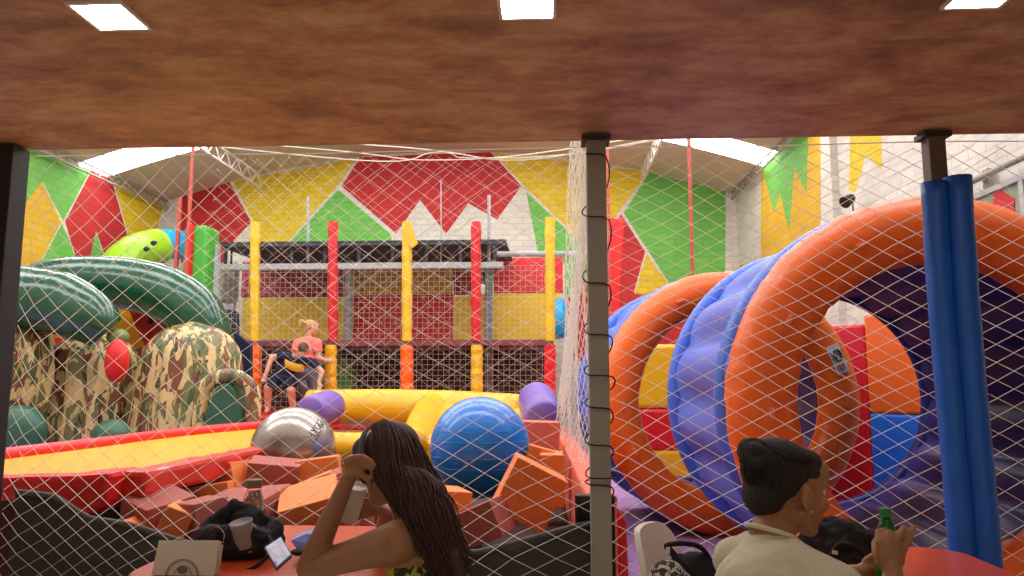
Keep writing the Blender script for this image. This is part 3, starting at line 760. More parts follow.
def R(a, b, c): return Euler([math.radians(k) for k in (a, b, c)])
cubes = [
 (158, 517, 4.15, (.24, .30, .24), (8, 12, -28), FOAMP, 'dark pink foam block nearest the red padded edge, at the left of the pit'),
 (203, 495, 4.75, (.36, .12, .12), (-4, -9, 6), FOAMO, 'flat orange foam slab lying across the left pink blocks'),
 (177, 527, 4.0, (.15, .2, .22), (0, 22, 10), FOAMO, 'narrow orange foam wedge between two pink blocks at the left'),
 (203, 522, 4.05, (.2, .2, .24), (6, -4, -34), FOAMP, 'upright pink foam block left of the glass bottle'),
 (231, 480, 5.1, (.25, .22, .2), (0, -18, -20), FOAMO, 'pointed orange foam block beside the red padded edge'),
 (274, 478, 5.2, (.34, .32, .24), (4, 6, 16), FOAMP, 'large brown pink foam block right under the silver ball'),
 (319, 472, 5.35, (.3, .26, .2), (-3, -7, 12), FOAMO, 'bright orange foam block right of the silver ball foot'),
 (303, 492, 4.9, (.42, .16, .12), (0, -22, 10), FOAMO, 'thin orange foam slab tilted behind the broad orange block'),
 (311, 505, 4.45, (.34, .34, .17), (16, -14, 14), FOAMO, 'broad orange foam block in front of the pit by the raised arm'),
 (247, 510, 4.5, (.46, .3, .2), (10, -6, -12), FOAMP, 'wide pink foam slab behind the glass bottle'),
 (328, 486, 4.9, (.22, .3, .14), (0, -20, 20), FOAMP, 'pale pink foam slab leaning above the broad orange block'),
 (132, 532, 3.95, (.1, .22, .12), (0, 35, 0), FOAMO, 'small orange foam corner poking up above the dark cloth'),
 (529, 492, 4.5, (.33, .2, .33), (4, 27, 8), FOAMO, 'big tilted orange foam block right of the blue ball'),
 (540, 462, 5.3, (.22, .2, .2), (0, 16, 10), FOAMO, 'small orange foam block just behind the big tilted one'),
 (540, 443, 6.3, (.30, .3, .36), (0, 2, 4), PADO, 'salmon foam block under the right purple roller'),
 (480, 524, 4.3, (.3, .26, .2), (0, -24, -14), FOAMP, 'dark pink foam block under the blue ball'),
 (552, 478, 5.2, (.16, .3, .34), (0, 0, 0), FOAMO, 'orange foam block standing against the white side net'),
 (395, 520, 4.4, (.34, .3, .24), (5, 4, 30), FOAMP, 'pink foam block low behind the woman with long hair'),
 (440, 508, 4.6, (.3, .3, .24), (0, 6, 24), FOAMO, 'orange foam block left below the blue ball'),
 (352, 512, 4.6, (.3, .3, .24), (0, 6, -16), FOAMO, 'orange foam block behind the paper cup'),
]
for px, py, Y, sz, rt, m, lb in cubes:
    c = at(px, py, Y); mb = MB().box((0, 0, 0), sz)
    o = mb.build('foam_block', m, bevel=.006)
    # origin stays at the base; place and turn
    o.location = c; o.rotation_euler = R(*rt)
    o.data.transform(Matrix.Translation((0, 0, -sz[2]/2)))
    tag(o, lb, 'foam block', 'foam blocks in the pit')

def ball(name, px, py, Y, rpx, m, label):
    c = at(px, py, Y); r = rpx/FPX*(Y*1.0)
    t = thing(name, (c.x, c.y, c.z-r), label, 'ball')
    MB().ell(c, r, nu=64, nv=40).build('shell', m, t, smooth=True)
    return t, c, r
t, c, r = ball('exercise_ball', 480, 447, 5.4, 49, BLUEB, 'big glossy blue exercise ball in the foam pit')
mb = MB(); 
for k in (-.35, -.15, .15, .35):
    rr_ = math.sqrt(1-k*k)*r; mb.tube([c+V((rr_*math.cos(a), rr_*math.sin(a), 0)).xyz+V((0, 0, k*r)) for a in [2*PI*j/64 for j in range(64)]], .0025, 5, closed=True)
mb.build('grip_ridge', BLUEB, t, smooth=True)
t, c, r = ball('exercise_ball', 293.5, 449, 5.8, 41.5, SILVER, 'silver exercise ball with black lettering in the foam pit')
def on_ball(vs, fs, px0, py0, ang, name, m, t, c, r):
    p = at(px0, py0, c.y-r*.8); n0 = (p-c).normalized()
    right = V((1, 0, 0)); right = (right-n0*right.dot(n0)).normalized(); up = n0.cross(right)*-1
    if up.z < 0: up = -up
    a = math.radians(ang); u_ = right*math.cos(a)+up*math.sin(a); v_ = -right*math.sin(a)+up*math.cos(a)
    mb = MB(); mb._add([c+((n0*r+u_*q.x+v_*q.y).normalized())*(r+.0025) for q in vs], fs)
    return mb.build(name, m, t)
vs, fs = text_mesh('HYGGE', .088)
on_ball(vs, fs, 314, 441, 60, 'lettering', INK, t, c, r)
mb = MB()
for k in range(9):
    if k in (5,): continue
    mb._add([(k*.03, 0, 0), (k*.03+.02, 0, 0), (k*.03+.02, .022, 0), (k*.03, .022, 0)], [(0, 1, 2, 3)])
on_ball(mb.v, mb.f, 319, 443, 60, 'small_print', GREYINK, t, c, r)

# yellow inflatable borders behind the pit
yi = thing('yellow_inflatable', (-1.6, 8.6, 0), 'yellow inflatable border with rounded tubes behind the foam pit', 'inflatable border')
inflat_tube('rear_tube', [at(310, 407, 9.9), at(380, 408, 9.75), at(450, 410, 9.5), at(522, 413, 9.2)], [.23, .25, .25, .23], YELV, yi, 10, .012, 3)
inflat_tube('front_tube', [at(272, 446, 7.4), at(330, 447, 7.4), at(400, 448, 7.4), at(440, 450, 7.4), at(520, 452, 7.4)], [.13, .145, .145, .15, .14], YELV, yi, 10, .012, 4)
inflat_tube('cross_tube', [at(413, 444, 7.1), at(422, 425, 8.2), at(432, 408, 9.5)], [.13, .17, .2], YELV, yi, 10, .012, 8)
q0, q1, q2, q3 = at(418, 440, 7.2), at(540, 446, 7.2), at(532, 404, 9.3), at(436, 400, 9.5)
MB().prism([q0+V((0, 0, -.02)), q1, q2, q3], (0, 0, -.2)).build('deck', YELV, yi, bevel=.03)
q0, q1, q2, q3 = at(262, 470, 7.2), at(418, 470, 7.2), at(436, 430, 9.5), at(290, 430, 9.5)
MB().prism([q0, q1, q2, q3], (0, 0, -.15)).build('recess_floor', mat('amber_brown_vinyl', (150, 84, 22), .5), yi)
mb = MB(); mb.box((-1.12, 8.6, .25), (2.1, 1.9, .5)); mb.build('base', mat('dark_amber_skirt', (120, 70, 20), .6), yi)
def roller(px, py, Y, r, L, dirv, label):
    c = at(px, py, Y); d = V(dirv).normalized()
    path = [c-d*L/2, c-d*(L/2-.03), c-d*(L/2-.1)]+[c-d*L/2+d*L*k/8 for k in range(2, 7)]+[c+d*(L/2-.1), c+d*(L/2-.03), c+d*L/2]
    rs = [r*.8, r*.94, r]+[r*(1+.015*math.sin(k*2)) for k in range(5)]+[r, r*.94, r*.8]
    o = MB().tube(path, rs, 32).build('foam_roller', PURPLE, smooth=True)
    return tag(o, label, 'foam roller', 'purple foam rollers')
roller(321, 409, 8.6, .195, .6, (.12, .9, .1), 'left purple roller behind the silver ball')
roller(540, 409, 8.35, .22, .8, (-.12, .9, .25), 'right purple roller beside the white side net')

# ------------------------------------------------------------------ inflatable tunnels
def tunnel(pc, dc, L, label, R1=1.24, ti=.38, npil=16, seed=0):
    c0 = V(pc); ax = V((-math.sin(YAW), math.cos(YAW), 0)) if dc is None else V(dc).normalized()
    sx = V((ax.y, -ax.x, 0)); up = V((0, 0, 1))
    t = thing('inflatable_tunnel', (c0.x, c0.y, 0), label, 'inflatable tunnel', 'inflatable tunnels')
    def ringpts(r, s, n=96, f=None): return [c0+ax*s+(sx*math.cos(2*PI*k/n)+up*math.sin(2*PI*k/n))*(r*(f(2*PI*k/n) if f else 1)) for k in range(n)]
    n = 96
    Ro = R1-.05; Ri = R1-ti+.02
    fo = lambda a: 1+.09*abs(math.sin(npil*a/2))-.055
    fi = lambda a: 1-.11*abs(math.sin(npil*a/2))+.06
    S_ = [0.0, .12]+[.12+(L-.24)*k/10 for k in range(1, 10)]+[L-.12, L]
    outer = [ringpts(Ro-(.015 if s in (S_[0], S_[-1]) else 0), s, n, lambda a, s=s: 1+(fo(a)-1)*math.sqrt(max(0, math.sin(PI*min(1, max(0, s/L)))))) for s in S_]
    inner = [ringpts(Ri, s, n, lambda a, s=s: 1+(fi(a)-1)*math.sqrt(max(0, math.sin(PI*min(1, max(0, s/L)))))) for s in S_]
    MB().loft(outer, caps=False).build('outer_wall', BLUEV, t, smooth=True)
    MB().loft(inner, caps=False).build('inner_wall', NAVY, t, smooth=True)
    rt = ti/2+.012; rm = R1-rt
    def torus(s, rmj, rmn, nn=22, wr=.0, sd=0, sq=1.0):
        mb = MB(); rings = []
        for k in range(n*2):
            a = 2*PI*k/(n*2); rad = sx*math.cos(a)+up*math.sin(a); ring = []
            for j in range(nn):
                b = 2*PI*j/nn
                w = 1+wr*noise.noise(V((k*.55+sd, math.cos(b)*1.3, math.sin(b)*1.3)))*abs(math.cos(b))**3
                ring.append(c0+ax*(s+rmn*sq*math.sin(b)*w)+rad*(rmj+rmn*math.cos(b)*w))
            rings.append(ring)
        return mb.loft(rings, closed=True)
    torus(-.03, rm, rt, 26, .07, seed).build('front_ring', ORANGE, t, smooth=True)
    torus(.25, R1-.085, .095, 14).build('front_rim', BLUER, t, smooth=True)
    torus(L-.06, R1-.06, .08, 14).build('rear_rim', BLUER, t, smooth=True)
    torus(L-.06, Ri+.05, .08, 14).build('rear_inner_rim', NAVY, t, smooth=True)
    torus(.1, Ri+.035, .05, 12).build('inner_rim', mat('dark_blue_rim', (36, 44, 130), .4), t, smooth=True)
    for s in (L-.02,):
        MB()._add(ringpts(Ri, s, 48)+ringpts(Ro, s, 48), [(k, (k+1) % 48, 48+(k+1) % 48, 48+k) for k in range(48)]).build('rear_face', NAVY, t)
    # anchor loops on the ring
    for a in (18, 62, 118, 152, 182, 205, 335, 0):
        a = math.radians(a); rad = sx*math.cos(a)+up*math.sin(a); tn = sx*-math.sin(a)+up*math.cos(a)
        p = c0+ax*(-.03-rt)+rad*rm
        MB().box(p+ax*-.008, (.07, .02, .026), Matrix((tn, ax, rad)).transposed()).tube([p+tn*.028, p+tn*.02-ax*.03, p-tn*.02-ax*.03, p-tn*.028], .007, 6).build('anchor_loop', mat('anchor_vinyl', (232, 128, 84), .5), t, bevel=.003)
    return t, c0, ax, sx, rm, rt
def cam_pt(px, depth, z):
    f = V((-math.sin(YAW), math.cos(YAW), 0)); r = V((math.cos(YAW), math.sin(YAW), 0))
    p = f*depth+r*((px-512)/FPX*depth); return V((p.x, p.y, z))
t2, c0, ax, sx, rm, rt = tunnel(cam_pt(933, 4.4, 1.25), (-.015, 1, 0), 1.95, 'nearest and largest-looking inflatable tunnel with an orange front ring, at the right', seed=3)
t1, c1, ax1, sx1, rm1, rt1 = tunnel(cam_pt(726, 6.95, 1.2), (-.10, 1, 0), 1.5, 'farther inflatable tunnel with an orange front ring, right of the grey post', seed=11, R1=1.21, ti=.34)
# printed label on the far ring
a = math.radians(22); rad = sx1*math.cos(a)+V((0, 0, 1))*math.sin(a); tn = -sx1*math.sin(a)+V((0, 0, 1))*math.cos(a)
p = c1-ax1*(.03+rt1+.006)+rad*(rm1-.0)
ML = Matrix((tn, ax1, rad)).transposed()
lab = MB().box(p, (.27, .008, .12), ML).build('printed_label', LABELW, t1)
mb = MB(); mb.tube([p-ax1*.008+tn*(.035+.055*math.cos(k*PI/12))+rad*(.008+.034*math.sin(k*PI/12)) for k in range(24)], .006, 6, closed=True)
for k in (-.02, .0, .02): mb.box(p-ax1*.006+tn*.035+rad*(.008+k*.8), (.06, .004, .008), ML)
mb.build('round_print', INK, lab)
mb = MB()
for k in range(4): mb.box(p-ax1*.006+tn*(-.075)+rad*(-.036+k*.02), (.06, .004, .009), ML)
mb.box(p-ax1*.006+tn*.04+rad*(-.044), (.12, .004, .006), ML)
mb.build('small_print', GREYINK, lab)

# coloured inflatable panels beyond the tunnels
def quilt(label, x0, x1, cols, Y, zt, th=.35):
    t = thing('inflatable_obstacle', ((x0+x1)/2, Y, 0), label, 'inflatable obstacle')
    for a, b, cells in cols:
        for (z0, z1, m) in cells:
            MB().box(((a+b)/2, Y, (z0+z1)/2), (b-a, th, z1-z0)).build('cell', m, t, bevel=.05)
    return t
BLUEQ = mat('bright_blue_vinyl', (44, 120, 226), .4)
qa, qb = V((2.55, 8.85, 0)), V((3.80, 7.5, 0))
def on_line(px):
    d = _ray(px, 381); e = qb-qa; k = (qa.x*d.y-qa.y*d.x)/(e.y*d.x-e.x*d.y); return qa+e*k
qm = on_line(867); off_ = V((.12, .12, 0))
zq = at(890, 414, on_line(890).y).z; zt = at(850, 325, on_line(850).y).z
t = thing('inflatable_obstacle', (3.2, 8.1, 0), 'red, orange and blue inflatable panel seen through the nearest tunnel', 'inflatable obstacle')
for a_, b_, z0, z1, m in ((qa, qm, .02, zt, REDV), (qm, qb, zq, zt+.1, ORANGE), (qm, qb, .02, zq, BLUEQ)):
    MB().prism([V((a_.x, a_.y, z0)), V((b_.x, b_.y, z0)), V((b_.x, b_.y, z1)), V((a_.x, a_.y, z1))], off_).build('cell', m, t, bevel=.03)
YQ2 = 10.2
x_a, x_b = at(622, 400, YQ2).x, at(722, 400, YQ2).x
z1, z2, z3 = at(650, 345, YQ2).z, at(650, 408, YQ2).z, at(650, 449, YQ2).z
quilt('yellow and red inflatable panel seen through the farther tunnel', x_a, x_b, [(x_a, x_b, [(z2, z1, YELV), (z3, z2, REDV), (.03, z3, YELV)])], YQ2, z1)

# ------------------------------------------------------------------ nets
def diamond_net(u0, u1, v0, v1, a, b, fn, r, step=.09, phase=0):
    mb = MB(); r *= .8
    for sgn in (1, -1):
        lo = min(u0/a+sgn*v0/b, u0/a+sgn*v1/b); hi = max(u1/a+sgn*v0/b, u1/a+sgn*v1/b)
        k = math.floor(lo)
        while k <= hi+1:
            kk = k+phase
            # u = a*(kk - sgn*v/b)
            vs_ = []
            va, vb = v0, v1
            # limits from u in [u0,u1]
            e1 = sgn*(kk-u0/a)*b; e2 = sgn*(kk-u1/a)*b
            va = max(va, min(e1, e2)); vb = min(vb, max(e1, e2))
            if vb-va > .01:
                n = max(2, int((vb-va)/step)+1)
                pts = []
                for i in range(n+1):
                    v = va+(vb-va)*i/n; u = a*(kk-sgn*v/b); pts.append(fn(u, v))
                mb.tube(pts, r, 4, caps=False)
            k += 1
    return mb
def warp(seed, ax_=.05, az=.05, ay=.04, f=1.1):
    def g(u, v):
        q = V((u*f, v*f*1.2, seed)); n1 = noise.noise(q); n2 = noise.noise(q+V((31.3, 5.1, 0))); n3 = noise.noise(q+V((3.3, 51, 0)))
        return n1*ax_, n3*ay, n2*az
    return g
FY = 3.47
wl = warp(1.7, .10, .10, .04, .8)
def fl_(u, v):
    dx, dy, dz = wl(u, v); e = smoothstep(0, .35, u+2.58)*smoothstep(0, .3, .2-u)
    sag = -.10*math.sin(PI*min(1, max(0, (u+2.58)/2.78)))*smoothstep(2.5, 1.0, v)
    tt = min(1, max(0, (u+2.58)/2.78)); u = -2.58+2.78*tt**1.22; v = 2.48*(min(1, max(0, v/2.48)))**1.22
    return V((u+dx*e, FY-.02+dy*e*.5, v+(dz*e+sag)*smoothstep(0, .3, 2.5-v)))
def topped(mb, y, x0, x1, z=2.512): mb.tube([(x0, y, z), ((x0+x1)/2, y, z-.01), (x1, y, z)], .003, 6); return mb
def net_thing(name, mb, m, label, x0, x1, extra=None):
    o = mb.build(name, m); return tag(o, label, 'safety net')
net_thing('safety_net', topped(diamond_net(-2.58, .2, .02, 2.48, .140, .092, fl_, .0018), FY, -2.58, .2), NETW, 'white diamond safety net from the dark left post to the grey post', 0, 0)
wr_ = warp(9.1, .05, .05, .03, 1.1)
def fr_(u, v):
    dx, dy, dz = wr_(u, v); e = smoothstep(0, .25, u-.22)*smoothstep(0, .25, 1.8-u)
    return V((u+dx*e, FY+dy*e*.5, v+dz*e*smoothstep(0, .3, 2.5-v)+.05*math.sin(u*2.2)*smoothstep(2.5, 1.5, v)))
net_thing('safety_net', topped(diamond_net(.22, 1.76, .02, 2.48, .142, .080, fr_, .0020), FY, .22, 1.78), NETW, 'white diamond safety net between the grey post and the blue foam pads', 0, 0)
def fr2(u, v):
    dx, dy, dz = wr_(u+4, v); return V((u+dx, FY+dy*.5, v+dz))
net_thing('safety_net', topped(diamond_net(1.84, 2.9, .02, 2.48, .150, .085, fr2, .0020), FY, 1.84, 2.9), NETW, 'white diamond safety net right of the blue foam pads', 0, 0)
# side net that divides the foam pit from the tunnels
ws = warp(4.4, .02, .08, .08, 1.4)
def fs_(u, v):   # u: 0..1 along depth, v: height
    f = min(1, v/2.1); yend = 9.2-5.0*f; y = 3.5+(yend-3.5)*u; x = .215-.15*(y-3.5)/5.7
    x += .035*math.sin(u*40)*(.3+u)+.03*math.sin(v*3+u*6); return V((x, y, .86+v))
mb = diamond_net(0, 1, 0, 4.2, .026, .10, fs_, .0034, .14)
net_thing('safety_net', mb, NETW, 'white gathered side net between the foam pit and the tunnels', 0, 0)
# rear net of the pit
wb = warp(6.6, .25, .3, .2, .5)
def fb_(u, v):
    dx, dy, dz = wb(u, v); return V((u+dx, 10.9+dy, v+dz*.6))
mb = diamond_net(at(205, 300, 10.9).x, at(600, 300, 10.9).x, .02, 4.75, .26, .22, fb_, .0019, .25)
net_thing('safety_net', mb, NETW, 'pale net hanging behind the foam pit before the play frame', 0, 0)
# white ropes along the hall ceiling
mb = MB()
for k, (a, b, c) in enumerate((((356, 160), (440, 152), (545, 158)), ((330, 150), (430, 160), (560, 150)), ((400, 147), (470, 158), (600, 150)))):
    p0_, p1_ = V((BX0+.12, 10.5, roof_z(BX0+.12)-.1)), V((BX1-.12, 10.5, roof_z(BX1-.12)-.1))
    mb.tube(bez([p0_, at(*a, 10.5), at(*b, 10.5), at(*c, 10.5), p1_], 8), .008, 5)
tag(mb.build('net_rope', NETW, smooth=True), 'white ropes slung across under the roof carrying the pit net', 'rope')

# ------------------------------------------------------------------ restaurant furniture
def rounded_rect(x0, x1, y0, y1, r, z, n=8):
    pts = []
    for cx, cy, a0 in ((x1-r, y1-r, 0), (x0+r, y1-r, 90), (x0+r, y0+r, 180), (x1-r, y0+r, 270)):
        for k in range(n+1): a = math.radians(a0+90*k/n); pts.append(V((cx+r*math.cos(a), cy+r*math.sin(a), z)))
    return pts
def table(x0, x1, y0, y1, label):
    t = thing('cafe_table', ((x0+x1)/2, (y0+y1)/2, 0), label, 'table', 'orange red tables at the net')
    MB().loft([rounded_rect(x0+e, x1-e, y0+e, y1-e, .14, z) for z, e in ((.715, .012), (.722, 0), (.744, 0), (.75, .006))]).build('tabletop', TABLE, t)
    cx, cy = (x0+x1)/2, (y0+y1)/2
    for sx_, sy_ in ((-1, -1), (1, -1), (1, 1), (-1, 1)):
        MB().tube([(cx+sx_*(x1-x0)*.42, cy+sy_*(y1-y0)*.42, 0), (cx+sx_*(x1-x0)*.38, cy+sy_*(y1-y0)*.38, .72)], [.018, .025], 12).build('leg', TABLE, t, smooth=True)
    return t
table(-1.44, -.52, 2.44, 3.38, 'square orange red table with rounded corners in front of the woman with long hair')
table(.72, 1.56, 2.12, 3.08, 'orange red table with rounded corners under the green bottle at the right')

def chair(cx, cy, rz, label):
    t = thing('plastic_chair', (cx, cy, 0), label, 'chair', 'white plastic chairs'); Rm = Matrix.Rotation(rz, 3, 'Z')
    def T(p): return Rm @ V(p)+V((cx, cy, 0))
    # moulded back: a curved shell, facing +x
    mb = MB(); rows = []
    for i in range(15):
        g = i/14*PI/2; f = math.sin(g); z = .44+.45*f; hw = max(.012, .21*max(0, math.cos(g))**.42); rows.append([T((-.21-.07*f+.07*(s/8*hw/.21)**2, hw*s/8, z)) for s in range(-8, 9)]+[T((-.232-.07*f+.07*(s/8*hw/.21)**2, hw*s/8, z)) for s in range(8, -9, -1)])
    mb.loft(rows); mb.build('backrest', WHITEP, t, smooth=True, bevel=.006)
    MB().loft([[T(p-V((cx*0, 0, 0))) for p in [V((q.x, q.y, z+.02*(q.x > .1))) for q in rounded_rect(-.22, .22, -.22, .22, .08, z)]] for z in (.42, .445)]).build('seat', WHITEP, t)
    for sx_, sy_ in ((-1, -1), (1, -1), (1, 1), (-1, 1)):
        MB().tube([T((sx_*.23, sy_*.23, 0)), T((sx_*.18, sy_*.18, .425))], [.014, .02], 10).build('leg', WHITEP, t, smooth=True)
    return t
chair(.58, 2.60, math.radians(-28), 'white plastic chair with a rounded back, standing empty right of the grey post')
dup_c = chair(.50, 1.86, math.radians(25), 'white plastic chair under the woman in the cream T-shirt')
chair(-.22, 2.02, math.radians(160), 'white plastic chair under the woman with long hair')

# bag on the empty chair
c = at(694, 562, 2.5)
t = thing('shoulder_bag', (c.x, c.y, .45), 'black shoulder bag with a loop strap on the empty white chair', 'bag')
mb = MB(); mb.ell((c.x, c.y, c.z-.13), (.12, .09, .16)).ell((c.x+.04, c.y, c.z-.04), (.07, .06, .06)).ell((c.x-.05, c.y-.02, c.z-.02), (.04, .05, .05))
crumple(mb.build('bag_body', BLACKF, t, remesh=.008, sm=2), .03, .06)
MB().tube(bez([at(672, 551, 2.48), at(666, 546, 2.46), at(680, 543.5, 2.46), at(698, 546, 2.47), at(708, 556, 2.48), at(713, 572, 2.5)], 5), .008, 8).build('strap', BLACKF, t, smooth=True)
MB().tube(bez([at(668, 548, 2.47), at(675, 556, 2.46), at(684, 566, 2.45)], 5), .011, 8).build('strap', BLACKF, t, smooth=True)
MB().box(at(668, 550, 2.45), (.012, .006, .02)).build('buckle', METAL, t)
c = at(668, 578, 2.42)
o = MB().ell(c, (.06, .05, .055)).ell(c+V((.04, 0, -.04)), (.05, .05, .06)).build('folded_cloth', print_fabric('striped_print', (206, 200, 190), (64, 56, 52), .52, 30), remesh=.008, sm=2)
tag(o, 'black and white patterned cloth bundled beside the black shoulder bag', 'cloth')

# card holder on the left table
t = thing('menu_card', at(188, 590, 2.52), 'stack of white menu cards with a round emblem standing on the left table', 'menu', None)
for k in range(4):
    a, b = at(159+k*1.6, 540.5+k*.3, 2.50+.012*k), at(219+k*1.2, 540.5+k*.6, 2.50+.012*k)
    if k == 3: b = at(223, 545, 2.53)
    lo = V((a.x-.02, 2.50+.012*k, .753)); lo2 = V((b.x-.012, 2.50+.012*k, .753))
    MB().prism([lo, lo2, b, a], (0, .002, 0)).build('card', PAPER, t)
cc = at(182, 577, 2.498); mb = MB()
for rr_ in (.057, .052): mb.tube([cc+V((rr_*math.cos(k*PI/24), 0, rr_*math.sin(k*PI/24))) for k in range(48)], .0011, 5, closed=True)
mb.ell(cc+V((0, 0, .022)), (.018, .0015, .012)).tube(bez([cc+V((-.03, 0, .01)), cc+V((-.01, 0, .034)), cc+V((.02, 0, .03)), cc+V((.032, 0, .008))], 4), .0012, 5)
mb.build('round_emblem', GREYINK, t)

# black bag on the left table
bc = at(240, 548, 2.80); bz = .75
t = thing('black_bag', (bc.x, bc.y, bz), 'open black bag with a grey cup inside on the left table', 'bag')
mb = MB()
mb.ell((bc.x, bc.y, bz+.05), (.17, .12, .06))
mb.tube([V((bc.x+.13*math.cos(k*PI/9), bc.y+.085*math.sin(k*PI/9), bz+.08+.02*math.sin(k))) for k in range(18)], .035, 10, closed=True)
mb.chain([((bc.x-.12, bc.y+.04, bz+.1), .03), ((bc.x-.06, bc.y+.07, bz+.17), .026), (at(238, 508, 2.86), .022)])
mb.chain([(at(238, 508, 2.86), .026), (at(255, 515, 2.86), .028), (at(268, 530, 2.86), .026), ((bc.x+.13, bc.y, bz+.08), .03)])
mb.ell(at(246, 522, 2.84), (.05, .04, .05))
crumple(mb.build('bag_body', BLACKF, t, remesh=.007, sm=2), .028, .05)
mb = MB(); mb.ell(at(213, 534, 2.72), (.045, .04, .035)); mb.build('rolled_pouch', mat('charcoal_fabric', (38, 40, 44), .8, bump=.4), t, remesh=.006, sm=2)
MB().tube(bez([at(209, 530, 2.68), at(217, 527, 2.68), at(224, 533, 2.68), at(223, 543, 2.68)], 5), .002, 5).build('zip', METAL, t)
mb = MB(); mb.tube(bez([at(228, 572, 2.62), at(245, 571, 2.61), at(262, 562, 2.62), at(272, 545, 2.68), at(262, 528, 2.8)], 6), .007, 8).build('handle', BLACKF, t, smooth=True)
c = at(246, 536, 2.76)
MB().ell(c, (.048, .04, .05)).ell(at(251, 548, 2.72), (.025, .02, .02)).build('cup_in_bag', GREYCUP, t, remesh=.006, sm=2)
o = MB().lathe([(.03, 0), (.034, .005), (.039, .09), (.041, .095), (.038, .095), (.036, .09)], (0, 0, 0)).build('grey_tumbler', GREYCUP, smooth=True)
o.location = at(246, 534, 2.72)-V((0, 0, .045)); o.rotation_euler = R(12, -8, 0); tag(o, 'grey cup lying in the open black bag', 'cup')
# jar bottle behind the bag
jc = at(253, 512, 2.98); t = thing('glass_bottle', (jc.x, jc.y, .75), 'clear glass bottle with a khaki cap behind the black bag', 'bottle')
jz = at(253, 487, 2.98).z
MB().lathe([(.03, .752), (.038, .756), (.04, .8), (.04, jz-.06), (.037, jz-.04), (.028, jz-.012), (.026, jz)], (jc.x, jc.y, 0), 28).build('bottle_body', GLASS, t, smooth=True)
MB().lathe([(.03, jz-.002), (.032, jz+.002), (.032, jz+.026), (.029, jz+.03)], (jc.x, jc.y, 0), 28).build('cap', KHAKI, t, smooth=False)
# phone leaning
pq = [atz(264, 547, .855), atz(281, 536, .875), atz(292, 555, .835), atz(276, 569, .815)]
t = thing('phone', at(278, 572, 2.58), 'black smartphone propped against the black bag with a glossy screen', 'phone')
MB().prism(pq, (0, .002, -.009)).build('phone_case', BLACK, t, bevel=.002)
pc_ = sum(pq, V())/4; MB().prism([pc_+(q_-pc_)*.9+V((0, 0, .001)) for q_ in pq], (0, 0, -.002)).build('screen', SCREEN, t)
# blue packet
mb = MB(); c = at(303, 545, 2.85); mb.prism([at(290, 541, 2.8), at(305, 534, 2.85), at(318, 535, 2.85), at(316, 546, 2.8), at(298, 552, 2.78)], (0, .05, .01))
t = mb.build('snack_packet', BLUEPK, bevel=.006); tag(t, 'shiny blue packet on the left table beside the raised forearm', 'packet')
o = MB().ell(at(299, 552, 2.72), (.03, .03, .012)).build('dark_wrapper', BLACKF, smooth=True); tag(o, 'small dark wrapper in front of the blue packet', 'wrapper')

# black bag on the right table
bc = at(846, 556, 2.75)
t = thing('black_backpack', (bc.x, bc.y, .75), 'black backpack on the right table behind the woman in the cream T-shirt', 'bag')
mb = MB(); mb.ell((bc.x+.0, bc.y, .83), (.11, .09, .08)).ell((bc.x+.03, bc.y-.02, .79), (.12, .1, .05)).ell(at(833, 532, 2.78), (.055, .05, .055)).ell(at(822, 540, 2.78), (.06, .06, .08)).ell(at(846, 540, 2.76), (.035, .04, .04)).ell(at(862, 558, 2.72), (.04, .04, .03))
crumple(mb.build('bag_body', BLACKF, t, remesh=.008, sm=1), .05, .06)
MB().tube(bez([at(828, 560, 2.62), at(840, 545, 2.6), at(856, 548, 2.6), at(868, 562, 2.62)], 5), .01, 8).build('strap', BLACKF, t, smooth=True)
MB().box(at(835, 552.5, 2.58), (.018, .004, .012), R(0, 12, 0)).build('white_tag', WHITEP, t)

# green bottle
gc = at(887, 540, 2.25)
t = thing('drink_bottle', (gc.x, gc.y, .752), 'small green plastic bottle held at the right table', 'bottle')
MB().lathe([(.024, .754), (.031, .758), (.033, .79), (.030, .83), (.033, .87), (.033, .935), (.029, .965), (.018, .992), (.0135, 1.0), (.0135, 1.012)], (gc.x, gc.y, 0), 28).build('bottle_body', GGLASS, t, smooth=True)
MB().lathe([(.016, 1.008), (.0165, 1.01), (.0165, 1.03), (.015, 1.033)], (gc.x, gc.y, 0), 24).build('cap', GCAP, t)
MB().lathe([(.0335, .878), (.0337, .88), (.0337, .925), (.0335, .927)], (gc.x, gc.y, 0), 28).build('bottle_label', mat('lime_label', (150, 170, 60), .5), t)

